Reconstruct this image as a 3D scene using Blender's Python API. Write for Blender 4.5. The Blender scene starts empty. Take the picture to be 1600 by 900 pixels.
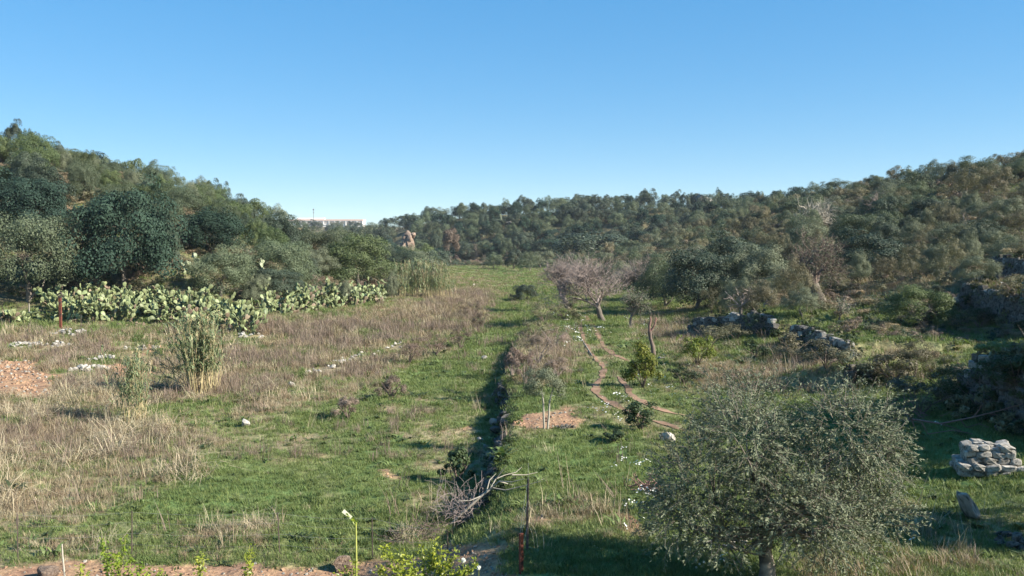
import bpy, math, random
import numpy as np
from mathutils import Vector, Matrix, Euler

# ------------------------------------------------------------------ camera, sky, sun, exposure
scene = bpy.context.scene
F = 1331.0                     # focal length in photo pixels (1600 wide)
CZ = 6.0                       # eye height above the valley floor
PITCH = math.atan(65.0 / F)
cam_d = bpy.data.cameras.new('camera')
cam = bpy.data.objects.new('camera', cam_d)
scene.collection.objects.link(cam)
cam.location = (0, 0, CZ)
cam.rotation_euler = (math.pi / 2 - PITCH, 0, 0)
cam_d.sensor_width = 36.0
cam_d.lens = 36.0 * F / 1600.0
cam_d.clip_end = 9000.0
cam_d.clip_start = 0.1
scene.camera = cam

SUN_EL, SUN_AZ = math.radians(30.5), math.radians(109)      # azimuth clockwise from +Y
world = bpy.data.worlds.new('World')
scene.world = world
world.use_nodes = True
wn = world.node_tree.nodes
bg = wn['Background']
sky = wn.new('ShaderNodeTexSky')
sky.sky_type = 'NISHITA'
sky.sun_disc = False
sky.sun_elevation = SUN_EL
sky.sun_rotation = SUN_AZ
sky.altitude = 2500
sky.air_density = 1.0
sky.dust_density = 0.0
sky.ozone_density = 2.0
hs = wn.new('ShaderNodeHueSaturation')
hs.inputs['Saturation'].default_value = 2.3
hs.inputs['Value'].default_value = 1.06
gm = wn.new('ShaderNodeGamma'); gm.inputs[1].default_value = 0.4
world.node_tree.links.new(sky.outputs[0], gm.inputs[0])
world.node_tree.links.new(gm.outputs[0], hs.inputs['Color'])
tint = wn.new('ShaderNodeMix'); tint.data_type = 'RGBA'; tint.blend_type = 'MULTIPLY'; tint.inputs[0].default_value = 1.0
tint.inputs[7].default_value = (0.93, 1.02, 1.06, 1)
world.node_tree.links.new(hs.outputs[0], tint.inputs[6])
world.node_tree.links.new(tint.outputs[2], bg.inputs[0])
bg.inputs[1].default_value = 0.15
sun_d = bpy.data.lights.new('sun', 'SUN')
sun_d.energy = 4.4
sun_d.angle = math.radians(0.53)
sun_d.color = (1.0, 0.92, 0.80)
sun = bpy.data.objects.new('sun', sun_d)
scene.collection.objects.link(sun)
SUNV = Vector((math.sin(SUN_AZ) * math.cos(SUN_EL), math.cos(SUN_AZ) * math.cos(SUN_EL), math.sin(SUN_EL)))
sun.rotation_euler = SUNV.to_track_quat('Z', 'Y').to_euler()
scene.view_settings.view_transform = 'Standard'
scene.view_settings.look = 'None'
scene.view_settings.exposure = 1.5
scene.view_settings.gamma = 1.0
scene.cycles.max_bounces = 5
scene.cycles.diffuse_bounces = 3
scene.cycles.transmission_bounces = 3
scene.cycles.use_denoising = True

# ------------------------------------------------------------------ maths
RNG = np.random.default_rng(7)
C = scene.collection


def sst(a, b, t):
    t = np.clip((np.asarray(t, float) - a) / (b - a), 0, 1)
    return t * t * (3 - 2 * t)


def vnoise(x, y, seed=0):
    x = np.asarray(x, float); y = np.asarray(y, float)
    xi = np.floor(x).astype(np.int64); yi = np.floor(y).astype(np.int64)
    fx = x - xi; fy = y - yi
    fx = fx * fx * (3 - 2 * fx); fy = fy * fy * (3 - 2 * fy)

    def h(i, j):
        n = (i * 374761393 + j * 668265263 + seed * 974711) & 0x7fffffff
        n = ((n ^ (n >> 13)) * 1274126177) & 0x7fffffff
        n = n ^ (n >> 16)
        return (n & 0xffff) / 65535.0
    return (h(xi, yi) * (1 - fx) + h(xi + 1, yi) * fx) * (1 - fy) + (h(xi, yi + 1) * (1 - fx) + h(xi + 1, yi + 1) * fx) * fy


def fbm(x, y, seed=0, octv=4):
    s = 0; a = 0.5
    for o in range(octv):
        s = s + a * (vnoise(x * 2 ** o, y * 2 ** o, seed + o * 17) - 0.5)
        a *= 0.55
    return s * 2          # about -1..1


def sdf(px, py, poly):
    """signed distance to a polygon, positive inside"""
    px = np.asarray(px, float); py = np.asarray(py, float)
    P = np.array(poly, float)
    d = np.full(px.shape, 1e18); ins = np.zeros(px.shape, bool)
    for i in range(len(P)):
        a = P[i]; b = P[(i + 1) % len(P)]
        e = b - a
        wx = px - a[0]; wy = py - a[1]
        t = np.clip((wx * e[0] + wy * e[1]) / (e @ e + 1e-12), 0, 1)
        d = np.minimum(d, (wx - t * e[0]) ** 2 + (wy - t * e[1]) ** 2)
        c = ((a[1] <= py) & (b[1] > py)) | ((b[1] <= py) & (a[1] > py))
        with np.errstate(divide='ignore', invalid='ignore'):
            xx = a[0] + (py - a[1]) / (b[1] - a[1] + 1e-12) * (b[0] - a[0])
        ins ^= c & (px < xx)
    d = np.sqrt(d)
    return np.where(ins, d, -d)


def proj(x, y, z):
    cp, sp = math.cos(PITCH), math.sin(PITCH)
    dep = np.maximum(y * cp - (z - CZ) * sp, 0.01)
    v = y * sp + (z - CZ) * cp
    return 800 + F * x / dep, 450 - F * v / dep


# ------------------------------------------------------------------ terrain height
LEFT_HILL = [(-400, 45), (-80, 53), (-35, 58), (-19, 59), (-14, 80), (-11, 133), (-17, 200), (-40, 285), (-120, 340), (-400, 360)]
STEPS = []      # dry-stone terraces: (points, height, back)


def ditch_x(y):
    return np.interp(y, [0, 12, 19.2, 31.3, 45.6, 69, 94, 130, 177, 240], [-.9, -.7, -.42, -.25, .25, 1.9, 3.6, 4.7, 5.5, 7])


def toe_r(y):
    return np.interp(y, [0, 20, 40, 60, 90, 140, 180, 230, 300], [9, 9.5, 11, 12.5, 13, 12, 10, 12, 20])


def height(x, y):
    x = np.asarray(x, float); y = np.asarray(y, float)
    r = np.hypot(x, y)
    xd = ditch_x(y) + 0.45 * fbm(y * 0.3, y * 0.03, 5)
    hb = np.interp(y, [0, 10, 15, 18, 20, 45, 60, 80, 120, 170], [.9, .9, .9, .85, .8, .7, .5, .35, .25, .1])
    rw = 1.6 * sst(19.5, 15.5, y)
    z = hb * sst(0, 1, (x - xd + 0.22 + rw) / (.52 + rw * 1.6))
    z = z - 0.22 * np.exp(-((x - xd + 0.7) / 0.6) ** 2) * sst(16, 20, y) * sst(60, 45, y)
    s = x - toe_r(y) + 1.2 * fbm(x * 0.07, y * 0.07, 11)
    zr = np.interp(s, [-2, 0, 4, 8, 13, 20, 37, 55, 80, 150, 600], [0, .12, .8, 1.45, 2.8, 4.7, 9.7, 15.4, 18.6, 19.8, 20])
    yf = np.interp(x, [-60, -20, 0, 20, 60, 100], [305, 275, 262, 258, 252, 250])
    Hf = np.interp(x, [-90, -70, -55, -38, -19, 24, 48, 90], [2, 8, 12.5, 16, 18.2, 19.8, 21, 21])
    zf = Hf * sst(0, 1, (y - yf) / 85.0)
    z = z + np.maximum(zr, zf)
    sl = sdf(x, y, LEFT_HILL) + 1.5 * fbm(x * 0.06, y * 0.06, 23)
    Hs = np.interp(y, [50, 100, 130, 160, 200, 260, 330], [1, 1, .86, .73, .5, .28, .1])
    z = z + Hs * np.interp(sl, [0, 5, 12, 25, 45, 70, 200], [0, 1, 3.5, 9, 16, 20.5, 24])
    z = z + 0.7 * sst(-13, 0, sl) * sst(8, -8, x)
    z = np.maximum(z, 25 * sst(450, 850, r))
    # unevenness
    hill = sst(0, 8, np.maximum(s, sl))
    z = z + 0.16 * fbm(x * 0.35, y * 0.35, 31) + 0.05 * fbm(x * 1.7, y * 1.7, 37, 3) + hill * 0.7 * fbm(x * 0.12, y * 0.12, 41)
    for pts, h, back in STEPS:
        z = z + step_add(x, y, pts, h, back)
    return z


def step_add(x, y, pts, h, back):
    """a terrace: ground behind the polyline is h higher, fading out over 'back' metres"""
    P = np.array(pts, float)
    best = np.full(np.shape(x), 1e18); sd = np.full(np.shape(x), -1e9); tt = np.zeros(np.shape(x))
    L = np.concatenate([[0], np.cumsum(np.hypot(*(P[1:] - P[:-1]).T))])
    for i in range(len(P) - 1):
        a, b = P[i], P[i + 1]
        e = b - a; l = math.hypot(*e)
        wx = x - a[0]; wy = y - a[1]
        t = np.clip((wx * e[0] + wy * e[1]) / (l * l), 0, 1)
        dx = wx - t * e[0]; dy = wy - t * e[1]
        d2 = dx * dx + dy * dy
        side = (-e[1] * wx + e[0] * wy) / l       # left of direction = behind
        m = d2 < best
        best = np.where(m, d2, best)
        sd = np.where(m, np.sign(side) * np.sqrt(d2), sd)
        tt = np.where(m, L[i] + t * l, tt)
    ends = sst(0, 1.2, tt) * sst(L[-1], L[-1] - 1.2, tt)
    return h * ends * sst(0.0, 0.25, sd) * sst(back, back * 0.15, sd)


def zat(x, y):
    return float(height(np.array([x]), np.array([y]))[0])


def unproj(px, py, dmax=700):
    """ground point seen at a photo pixel"""
    cp, sp = math.cos(PITCH), math.sin(PITCH)
    u = (px - 800) / F; v = (450 - py) / F
    d = np.array([u, cp + v * sp, -sp + v * cp])
    t = np.exp(np.linspace(math.log(9), math.log(dmax), 2600))
    X = t[:, None] * d
    g = CZ + X[:, 2] - height(X[:, 0], X[:, 1])
    k = np.argmax(g < 0) if (g < 0).any() else len(t) - 1
    k = max(k, 1)
    a = g[k - 1] / (g[k - 1] - g[k] + 1e-9)
    tt = t[k - 1] + (t[k] - t[k - 1]) * np.clip(a, 0, 1)
    p = tt * d
    return Vector((p[0], p[1], zat(p[0], p[1])))


def at_depth(px, py, dep):
    cp, sp = math.cos(PITCH), math.sin(PITCH)
    u = (px - 800) / F * dep; v = (450 - py) / F * dep
    return Vector((u, dep * cp + v * sp, CZ - dep * sp + v * cp))


WALLS_PX = [   # pixel polylines of the wall feet, height, back
    ([(1075, 520), (1118, 526), (1165, 522), (1215, 530)], 0.95, 7),
    ([(1222, 536), (1270, 548), (1318, 570), (1345, 574)], 0.75, 7),
    ([(1310, 612), (1345, 598), (1372, 604)], 0.7, 5),
    ([(1488, 484), (1545, 500), (1600, 512), (1660, 522)], 1.1, 8),
    ([(1540, 436), (1590, 448), (1650, 456)], 1.2, 8),
    ([(1490, 628), (1540, 652), (1600, 676), (1720, 704)], 1.35, 6),
]
_w = []
for pl, h, b in WALLS_PX:
    _w.append(([tuple(unproj(*p)[:2]) for p in pl], h, b))
STEPS.extend(_w)

# ------------------------------------------------------------------ ground cover masks (areas of the real ground)
DRY = [
    [(0, 505), (110, 520), (330, 515), (440, 505), (560, 482), (640, 468), (700, 452), (740, 440), (775, 445), (768, 490), (748, 520), (690, 545), (640, 572), (600, 600), (560, 612), (480, 640), (430, 660), (380, 640), (345, 625), (250, 630), (120, 640), (0, 640), (-200, 640), (-200, 505)],
    [(-200, 600), (150, 640), (260, 660), (340, 690), (300, 730), (230, 770), (140, 815), (-200, 830)],
    [(785, 590), (815, 540), (850, 520), (890, 535), (905, 580), (860, 610), (800, 610)],
    [(270, 838), (420, 833), (440, 862), (280, 868)],
    [(840, 800), (880, 762), (930, 772), (1000, 800), (1012, 832), (930, 822)],
    [(600, 812), (700, 795), (700, 845), (620, 852)],
    [(60, 832), (150, 842), (190, 868), (70, 872)],
    [(1330, 418), (1560, 418), (1700, 430), (1500, 458), (1300, 472)],
    [(990, 505), (1060, 498), (1130, 515), (1120, 545), (1040, 548)],
    [(1060, 560), (1300, 560), (1330, 600), (1150, 612), (1080, 600)],
    [(1380, 540), (1480, 560), (1440, 620), (1330, 610)],
    [(1280, 850), (1420, 790), (1480, 830), (1560, 900), (1250, 950)],
    [(700, 430), (750, 425), (760, 440), (720, 446)],
]
SOIL = [
    [(-40, 566), (55, 560), (80, 585), (100, 602), (60, 622), (-40, 615)],
    [(150, 566), (235, 570), (220, 602), (160, 596)],
    [(200, 545), (250, 540), (250, 560), (205, 560)],
    [(790, 672), (820, 645), (895, 638), (910, 655), (900, 675), (840, 684)],
    [(-200, 884), (150, 874), (420, 880), (690, 876), (690, 990), (-200, 990)],
    [(700, 842), (800, 842), (812, 990), (690, 990)],
    [(860, 796), (885, 790), (900, 802), (870, 806)],
    [(975, 808), (1005, 806), (1012, 828), (985, 826)],
    [(560, 745), (590, 742), (600, 752), (565, 755)],
    [(700, 675), (735, 668), (735, 680), (705, 684)],
]
WORN = [
    [(745, 517), (835, 503), (825, 520), (760, 532)],
    [(600, 640), (700, 630), (690, 760), (560, 780), (580, 700)],
    [(190, 640), (420, 660), (560, 700), (420, 720), (330, 700)],
    [(770, 440), (850, 430), (840, 480), (790, 500)],
    [(920, 640), (1080, 655), (1070, 690), (960, 668)],
]
LUSH = [
    [(500, 700), (560, 655), (620, 672), (690, 725), (650, 785), (540, 792)],
    [(230, 745), (420, 735), (500, 800), (300, 832), (190, 800)],
    [(640, 575), (700, 540), (765, 528), (772, 548), (740, 600), (660, 598)],
    [(0, 640), (70, 650), (90, 720), (20, 720)],
    [(770, 690), (1000, 690), (1040, 760), (900, 762), (840, 740), (760, 760)],
    [(780, 580), (800, 620), (770, 680), (900, 640), (890, 610)],
    [(820, 830), (1000, 840), (1200, 840), (1180, 1000), (820, 1000)],
    [(1500, 640), (1600, 690), (1700, 760), (1430, 790), (1400, 720)],
    [(1380, 580), (1600, 540), (1700, 560), (1700, 600), (1480, 610)],
    [(1240, 500), (1500, 520), (1440, 545), (1300, 530)],
    [(360, 590), (480, 640), (390, 640)],
    [(720, 412), (860, 412), (860, 450), (790, 500), (760, 440)],
]


def cover(x, y, z):
    """fractions of green, dry, soil cover and 'hill' litter at ground points"""
    px, py = proj(x, y, z)
    # wobble zone edges in the ground's own coordinates
    wob = 34 * fbm(x * 0.5, y * 0.5, 51) * np.clip(25.0 / np.maximum(y, 1), .25, 1.2)
    wob2 = 26 * fbm(x * 0.5 + 9, y * 0.5, 57) * np.clip(25.0 / np.maximum(y, 1), .25, 1.2)
    ax, ay = px + wob * 1.6, py + wob2

    def zone(polys, soft):
        m = np.zeros(np.shape(x))
        for p in polys:
            q = np.array(p, float)
            inside = (ax > q[:, 0].min() - 60) & (ax < q[:, 0].max() + 60) & (ay > q[:, 1].min() - 60) & (ay < q[:, 1].max() + 60)
            if inside.any():
                k = np.zeros(np.shape(x))
                k[inside] = sst(-soft, soft, sdf(ax[inside], ay[inside], p))
                m = np.maximum(m, k)
        return m
    dry = zone(DRY, 30); soil = zone(SOIL, 9); worn = zone(WORN, 22); lush = zone(LUSH, 34)
    s = x - toe_r(y)
    sl = sdf(x, y, LEFT_HILL)
    hill = np.maximum(sst(3, 14, s), sst(-1, 3, sl))
    hill = np.maximum(hill, sst(255, 275, y))
    n = fbm(x * 0.45, y * 0.45, 61)
    n2 = fbm(x * 0.11, y * 0.11, 67)
    n5 = fbm(x * 1.4, y * 1.4, 63, 3)
    d = np.clip(0.34 + 0.7 * n + 0.55 * n2 + 0.35 * n5 + 0.42 * dry + 0.28 * worn - 0.42 * lush * (1 - 0.8 * dry), 0, 1)
    so = np.clip(sst(.25, .85, soil + .55 * n5 + .25 * n) * soil ** .5 + 0.3 * worn * sst(0.1, 0.6, n5), 0, 1)
    front = sst(5, 13, s) * sst(70, 45, y) * sst(-40, 0, py - 395)      # grassy terraces on the right
    hill = hill * (1 - 0.75 * front * (sl < 0))
    return dict(dry=d, soil=so, hill=hill, lush=lush, dryz=dry, px=px, py=py, s=s, sl=sl)


# ------------------------------------------------------------------ mesh helpers
TUBE = {}


class MB:
    def __init__(self):
        self.v = []; self.f = []; self.m = []; self.n = 0

    def add(self, verts, faces, mat=0):
        verts = np.asarray(verts, float).reshape(-1, 3); faces = np.asarray(faces, int)
        self.v.append(verts); self.f.append(faces + self.n); self.m.append(mat); self.n += len(verts)
        return self

    def mesh(self, name, mats, smooth=False):
        me = bpy.data.meshes.new(name)
        V = np.concatenate(self.v)
        me.vertices.add(len(V)); me.vertices.foreach_set('co', V.ravel())
        loops = np.concatenate([f.ravel() for f in self.f])
        sizes = np.concatenate([np.full(len(f), f.shape[1]) for f in self.f])
        mi = np.concatenate([np.full(len(f), m) for f, m in zip(self.f, self.m)])
        me.loops.add(len(loops)); me.loops.foreach_set('vertex_index', loops.astype(np.int32))
        st = np.concatenate([[0], np.cumsum(sizes)[:-1]])
        me.polygons.add(len(sizes)); me.polygons.foreach_set('loop_start', st.astype(np.int32))
        try:
            me.polygons.foreach_set('loop_total', sizes.astype(np.int32))
        except Exception:
            pass
        me.polygons.foreach_set('material_index', mi.astype(np.int32))
        me.polygons.foreach_set('use_smooth', np.full(len(sizes), bool(smooth)))
        for m in (mats if isinstance(mats, (list, tuple)) else [mats]):
            me.materials.append(m)
        me.update(calc_edges=True); me.validate()
        return me

    def tube(self, pts, rad, sides=5, mat=0, cap=True):
        P = np.array([tuple(p) for p in pts], float); R = np.broadcast_to(np.asarray(rad, float), (len(P),))
        T = np.empty_like(P); T[1:-1] = P[2:] - P[:-2]; T[0] = P[1] - P[0]; T[-1] = P[-1] - P[-2]
        T /= np.sqrt((T * T).sum(1))[:, None] + 1e-9
        rx, ry, rz_ = (0.31, 0.17, 0.93) if abs(T[0][2]) < 0.9 else (0.95, 0.2, 0.1)
        U = np.stack([T[:, 1] * rz_ - T[:, 2] * ry, T[:, 2] * rx - T[:, 0] * rz_, T[:, 0] * ry - T[:, 1] * rx], 1)
        U /= np.sqrt((U * U).sum(1))[:, None] + 1e-9
        Wv = np.stack([T[:, 1] * U[:, 2] - T[:, 2] * U[:, 1], T[:, 2] * U[:, 0] - T[:, 0] * U[:, 2], T[:, 0] * U[:, 1] - T[:, 1] * U[:, 0]], 1)
        key = (len(P), sides)
        if key not in TUBE:
            an = np.arange(sides) * (2 * math.pi / sides)
            TUBE[key] = (np.cos(an)[None, :, None], np.sin(an)[None, :, None], np.array([(i * sides + k, i * sides + (k + 1) % sides, (i + 1) * sides + (k + 1) % sides, (i + 1) * sides + k) for i in range(len(P) - 1) for k in range(sides)]))
        ca, sa, fq = TUBE[key]
        V = (P[:, None, :] + R[:, None, None] * (ca * U[:, None, :] + sa * Wv[:, None, :])).reshape(-1, 3)
        self.add(V, fq, mat)
        if cap and sides > 2:
            self.add(V[-sides:], [tuple(range(sides))], mat)
        return self

    def box(self, c, s, mat=0):
        c = np.array(c, float); h = np.array(s, float) / 2
        V = [c + h * np.array(q) for q in [(-1, -1, -1), (1, -1, -1), (1, 1, -1), (-1, 1, -1), (-1, -1, 1), (1, -1, 1), (1, 1, 1), (-1, 1, 1)]]
        return self.add(V, [(3, 2, 1, 0), (4, 5, 6, 7), (0, 1, 5, 4), (1, 2, 6, 5), (2, 3, 7, 6), (3, 0, 4, 7)], mat)

    def leaves(self, p, n, t, L, W, mat=0, fold=0.0):
        """leaf faces: centres p, normals n, directions t"""
        n = n / (np.linalg.norm(n, axis=1)[:, None] + 1e-9)
        t = t - n * np.sum(t * n, axis=1)[:, None]
        t = t / (np.linalg.norm(t, axis=1)[:, None] + 1e-9)
        b = np.cross(n, t)
        L = np.broadcast_to(np.asarray(L, float), (len(p),))[:, None]; W = np.broadcast_to(np.asarray(W, float), (len(p),))[:, None]
        V = np.stack([p - t * L / 2, p + b * W / 2 + t * L * .05 + n * fold * W, p + t * L / 2, p - b * W / 2 + t * L * .05 + n * fold * W], 1).reshape(-1, 3)
        fc = np.arange(len(p) * 4).reshape(-1, 4)
        return self.add(V, fc, mat)


def link(name, me, parent=None, loc=None, rot=None, scl=None):
    o = bpy.data.objects.new(name, me)
    C.objects.link(o)
    if parent is not None:
        o.parent = parent
    if loc is not None:
        o.location = loc
    if rot is not None:
        o.rotation_euler = rot
    if scl is not None:
        o.scale = scl if hasattr(scl, '__len__') else (scl, scl, scl)
    return o


def tag(o, label, cat, group=None, kind=None):
    o['label'] = label
    if cat:
        o['category'] = cat
    if group:
        o['group'] = group
    if kind:
        o['kind'] = kind
    return o


def thing(name, label, cat, loc, rz=0.0, group=None):
    o = link(name, None, loc=loc, rot=(0, 0, rz))
    o.empty_display_size = 0.2
    return tag(o, label, cat, group)


# ------------------------------------------------------------------ materials
def mat_new(name):
    m = bpy.data.materials.new(name); m.use_nodes = True
    nt = m.node_tree
    for n in list(nt.nodes):
        nt.nodes.remove(n)
    out = nt.nodes.new('ShaderNodeOutputMaterial')
    return m, nt, out


def leaf_mat(name, c1, c2, back=None, trans=0.25, rough=0.55, obj_var=0.35, spec=0.25):
    m, nt, out = mat_new(name)
    N, Lk = nt.nodes.new, nt.links.new
    geo = N('ShaderNodeNewGeometry'); oi = N('ShaderNodeObjectInfo')
    ramp = N('ShaderNodeMix'); ramp.data_type = 'RGBA'
    ramp.inputs[6].default_value = (*c1, 1); ramp.inputs[7].default_value = (*c2, 1)
    ad = N('ShaderNodeMath'); ad.operation = 'MULTIPLY_ADD'
    ad.inputs[1].default_value = 0.6
    m2 = N('ShaderNodeMath'); m2.operation = 'MULTIPLY'; m2.inputs[1].default_value = 0.4
    Lk(oi.outputs['Random'], m2.inputs[0]); Lk(geo.outputs['Random Per Island'], ad.inputs[0]); Lk(m2.outputs[0], ad.inputs[2])
    tcx = N('ShaderNodeTexCoord'); nz = N('ShaderNodeTexNoise'); nz.inputs['Scale'].default_value = 3.2; nz.inputs['Detail'].default_value = 2
    Lk(tcx.outputs['Object'], nz.inputs['Vector'])
    nm = N('ShaderNodeMapRange'); nm.inputs['From Min'].default_value = .3; nm.inputs['From Max'].default_value = .7; nm.inputs['To Min'].default_value = -.3; nm.inputs['To Max'].default_value = .3
    Lk(nz.outputs[0], nm.inputs[0])
    a2 = N('ShaderNodeMath'); a2.operation = 'ADD'; a2.use_clamp = True
    Lk(ad.outputs[0], a2.inputs[0]); Lk(nm.outputs[0], a2.inputs[1])
    Lk(a2.outputs[0], ramp.inputs[0])
    col = ramp.outputs[2]
    hsv = N('ShaderNodeHueSaturation')
    mr = N('ShaderNodeMapRange'); mr.inputs['To Min'].default_value = 1 - obj_var; mr.inputs['To Max'].default_value = 1 + obj_var
    fr = N('ShaderNodeMath'); fr.operation = 'FRACT'
    mu = N('ShaderNodeMath'); mu.operation = 'MULTIPLY'; mu.inputs[1].default_value = 7.31
    Lk(oi.outputs['Random'], mu.inputs[0]); Lk(mu.outputs[0], fr.inputs[0]); Lk(fr.outputs[0], mr.inputs['Value'])
    Lk(mr.outputs[0], hsv.inputs['Value']); Lk(col, hsv.inputs['Color'])
    mh = N('ShaderNodeMapRange'); mh.inputs['To Min'].default_value = 0.485; mh.inputs['To Max'].default_value = 0.515
    mu3 = N('ShaderNodeMath'); mu3.operation = 'MULTIPLY'; mu3.inputs[1].default_value = 13.7
    fr3 = N('ShaderNodeMath'); fr3.operation = 'FRACT'
    Lk(oi.outputs['Random'], mu3.inputs[0]); Lk(mu3.outputs[0], fr3.inputs[0]); Lk(fr3.outputs[0], mh.inputs['Value']); Lk(mh.outputs[0], hsv.inputs['Hue'])
    col = hsv.outputs[0]
    if back:
        bm = N('ShaderNodeMix'); bm.data_type = 'RGBA'; bm.inputs[7].default_value = (*back, 1)
        Lk(geo.outputs['Backfacing'], bm.inputs[0]); Lk(col, bm.inputs[6]); col = bm.outputs[2]
    b = N('ShaderNodeBsdfPrincipled'); b.inputs['Roughness'].default_value = rough
    b.inputs['Specular IOR Level'].default_value = spec
    Lk(col, b.inputs['Base Color'])
    tr = N('ShaderNodeBsdfTranslucent')
    tc = N('ShaderNodeMix'); tc.data_type = 'RGBA'; tc.blend_type = 'MULTIPLY'; tc.inputs[0].default_value = 1
    tc.inputs[7].default_value = (1.0, 1.0, 0.55, 1)
    Lk(col, tc.inputs[6]); Lk(tc.outputs[2], tr.inputs[0])
    mx = N('ShaderNodeMixShader'); mx.inputs[0].default_value = trans
    Lk(b.outputs[0], mx.inputs[1]); Lk(tr.outputs[0], mx.inputs[2]); Lk(mx.outputs[0], out.inputs[0])
    return m


def rough_mat(name, c1, c2, scale=6.0, bump=0.4, rough=0.9, c3=None, s3=1.0, bdist=0.02):
    m, nt, out = mat_new(name)
    N, Lk = nt.nodes.new, nt.links.new
    tc = N('ShaderNodeTexCoord'); oi = N('ShaderNodeObjectInfo')
    vm = N('ShaderNodeVectorMath'); vm.operation = 'ADD'
    Lk(tc.outputs['Object'], vm.inputs[0]); Lk(oi.outputs['Random'], vm.inputs[1])
    no = N('ShaderNodeTexNoise'); no.inputs['Scale'].default_value = scale; no.inputs['Detail'].default_value = 7; no.inputs['Roughness'].default_value = .65
    Lk(vm.outputs[0], no.inputs['Vector'])
    mx = N('ShaderNodeMix'); mx.data_type = 'RGBA'
    mx.inputs[6].default_value = (*c1, 1); mx.inputs[7].default_value = (*c2, 1)
    r = N('ShaderNodeMapRange'); r.inputs['From Min'].default_value = .3; r.inputs['From Max'].default_value = .7
    Lk(no.outputs[0], r.inputs[0]); Lk(r.outputs[0], mx.inputs[0])
    col = mx.outputs[2]
    if c3:
        n3 = N('ShaderNodeTexNoise'); n3.inputs['Scale'].default_value = s3; n3.inputs['Detail'].default_value = 5
        Lk(vm.outputs[0], n3.inputs['Vector'])
        r3 = N('ShaderNodeMapRange'); r3.inputs['From Min'].default_value = .48; r3.inputs['From Max'].default_value = .62
        Lk(n3.outputs[0], r3.inputs[0])
        m3 = N('ShaderNodeMix'); m3.data_type = 'RGBA'; m3.inputs[7].default_value = (*c3, 1)
        Lk(r3.outputs[0], m3.inputs[0]); Lk(col, m3.inputs[6]); col = m3.outputs[2]
    hv = N('ShaderNodeHueSaturation'); mr = N('ShaderNodeMapRange'); mr.inputs['To Min'].default_value = .8; mr.inputs['To Max'].default_value = 1.15
    Lk(oi.outputs['Random'], mr.inputs[0]); Lk(mr.outputs[0], hv.inputs['Value']); Lk(col, hv.inputs['Color'])
    b = N('ShaderNodeBsdfPrincipled'); b.inputs['Roughness'].default_value = rough; b.inputs['Specular IOR Level'].default_value = .2
    Lk(hv.outputs[0], b.inputs['Base Color'])
    bu = N('ShaderNodeBump'); bu.inputs['Strength'].default_value = bump; bu.inputs['Distance'].default_value = bdist
    Lk(no.outputs[0], bu.inputs['Height']); Lk(bu.outputs[0], b.inputs['Normal'])
    Lk(b.outputs[0], out.inputs[0])
    return m


M = {}
M['maquis'] = leaf_mat('maquis_leaf', (0.067, 0.092, 0.054), (0.135, 0.162, 0.093), trans=.25, obj_var=.25)
M['carob'] = leaf_mat('carob_leaf', (0.022, 0.043, 0.031), (0.048, 0.082, 0.056), trans=.15, rough=.65, obj_var=.12, spec=.12)
M['oak'] = leaf_mat('oak_leaf', (0.040, 0.060, 0.040), (0.082, 0.106, 0.068), trans=.15, obj_var=.25)
M['olive'] = leaf_mat('olive_leaf', (0.075, 0.098, 0.060), (0.131, 0.150, 0.098), back=(0.165, 0.185, 0.115), trans=.15, rough=.6, obj_var=.2, spec=.2)
M['lentisk'] = leaf_mat('lentisk_leaf', (0.062, 0.092, 0.036), (0.120, 0.150, 0.060), trans=.25, obj_var=.25)
M['brownleaf'] = leaf_mat('dry_leaf', (0.11, 0.078, 0.058), (0.185, 0.135, 0.105), trans=.2, obj_var=.2)
M['scrub'] = leaf_mat('scrub_leaf', (0.105, 0.105, 0.059), (0.196, 0.175, 0.105), trans=.2, obj_var=.35)
M['citrus'] = leaf_mat('citrus_leaf', (0.13, 0.20, 0.02), (0.32, 0.36, 0.045), trans=.35, rough=.4, obj_var=.12, spec=.4)
M['yellowbush'] = leaf_mat('yellow_leaf', (0.12, 0.16, 0.025), (0.22, 0.23, 0.04), trans=.3, obj_var=.15)
M['greenweed'] = leaf_mat('weed_leaf', (0.094, 0.143, 0.044), (0.165, 0.209, 0.072), trans=.3, obj_var=.25)
M['darkweed'] = leaf_mat('ivy_leaf', (0.030, 0.050, 0.020), (0.060, 0.085, 0.032), trans=.2, obj_var=.25)
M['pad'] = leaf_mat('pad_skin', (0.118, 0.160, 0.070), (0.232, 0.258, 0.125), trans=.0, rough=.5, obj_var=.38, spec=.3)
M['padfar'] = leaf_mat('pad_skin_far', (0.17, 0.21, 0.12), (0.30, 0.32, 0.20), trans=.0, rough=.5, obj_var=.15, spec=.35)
M['paddry'] = leaf_mat('pad_dry', (0.14, 0.105, 0.07), (0.24, 0.19, 0.13), trans=.0, obj_var=.3)
M['grass'] = leaf_mat('grass_blade', (0.105, 0.158, 0.045), (0.200, 0.240, 0.085), trans=.3, obj_var=.25)
M['drygrass'] = leaf_mat('dry_blade', (0.19, 0.145, 0.09), (0.33, 0.26, 0.17), trans=.25, obj_var=.28)
M['straw'] = leaf_mat('straw', (0.30, 0.25, 0.16), (0.46, 0.40, 0.27), trans=.15, obj_var=.2)
M['purpledry'] = leaf_mat('purple_dry', (0.155, 0.115, 0.09), (0.27, 0.21, 0.165), trans=.2, obj_var=.25)
M['reedleaf'] = leaf_mat('reed_leaf', (0.14, 0.19, 0.095), (0.25, 0.29, 0.16), trans=.25, obj_var=.15)
M['reedstem'] = leaf_mat('reed_stem', (0.30, 0.25, 0.13), (0.44, 0.37, 0.21), trans=.0, obj_var=.15)
M['petal'] = leaf_mat('petal', (0.637, 0.646, 0.595), (0.722, 0.722, 0.680), trans=.2, obj_var=.05)
M['bark'] = rough_mat('bark', (0.10, 0.085, 0.07), (0.22, 0.19, 0.155), 9, .6)
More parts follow.
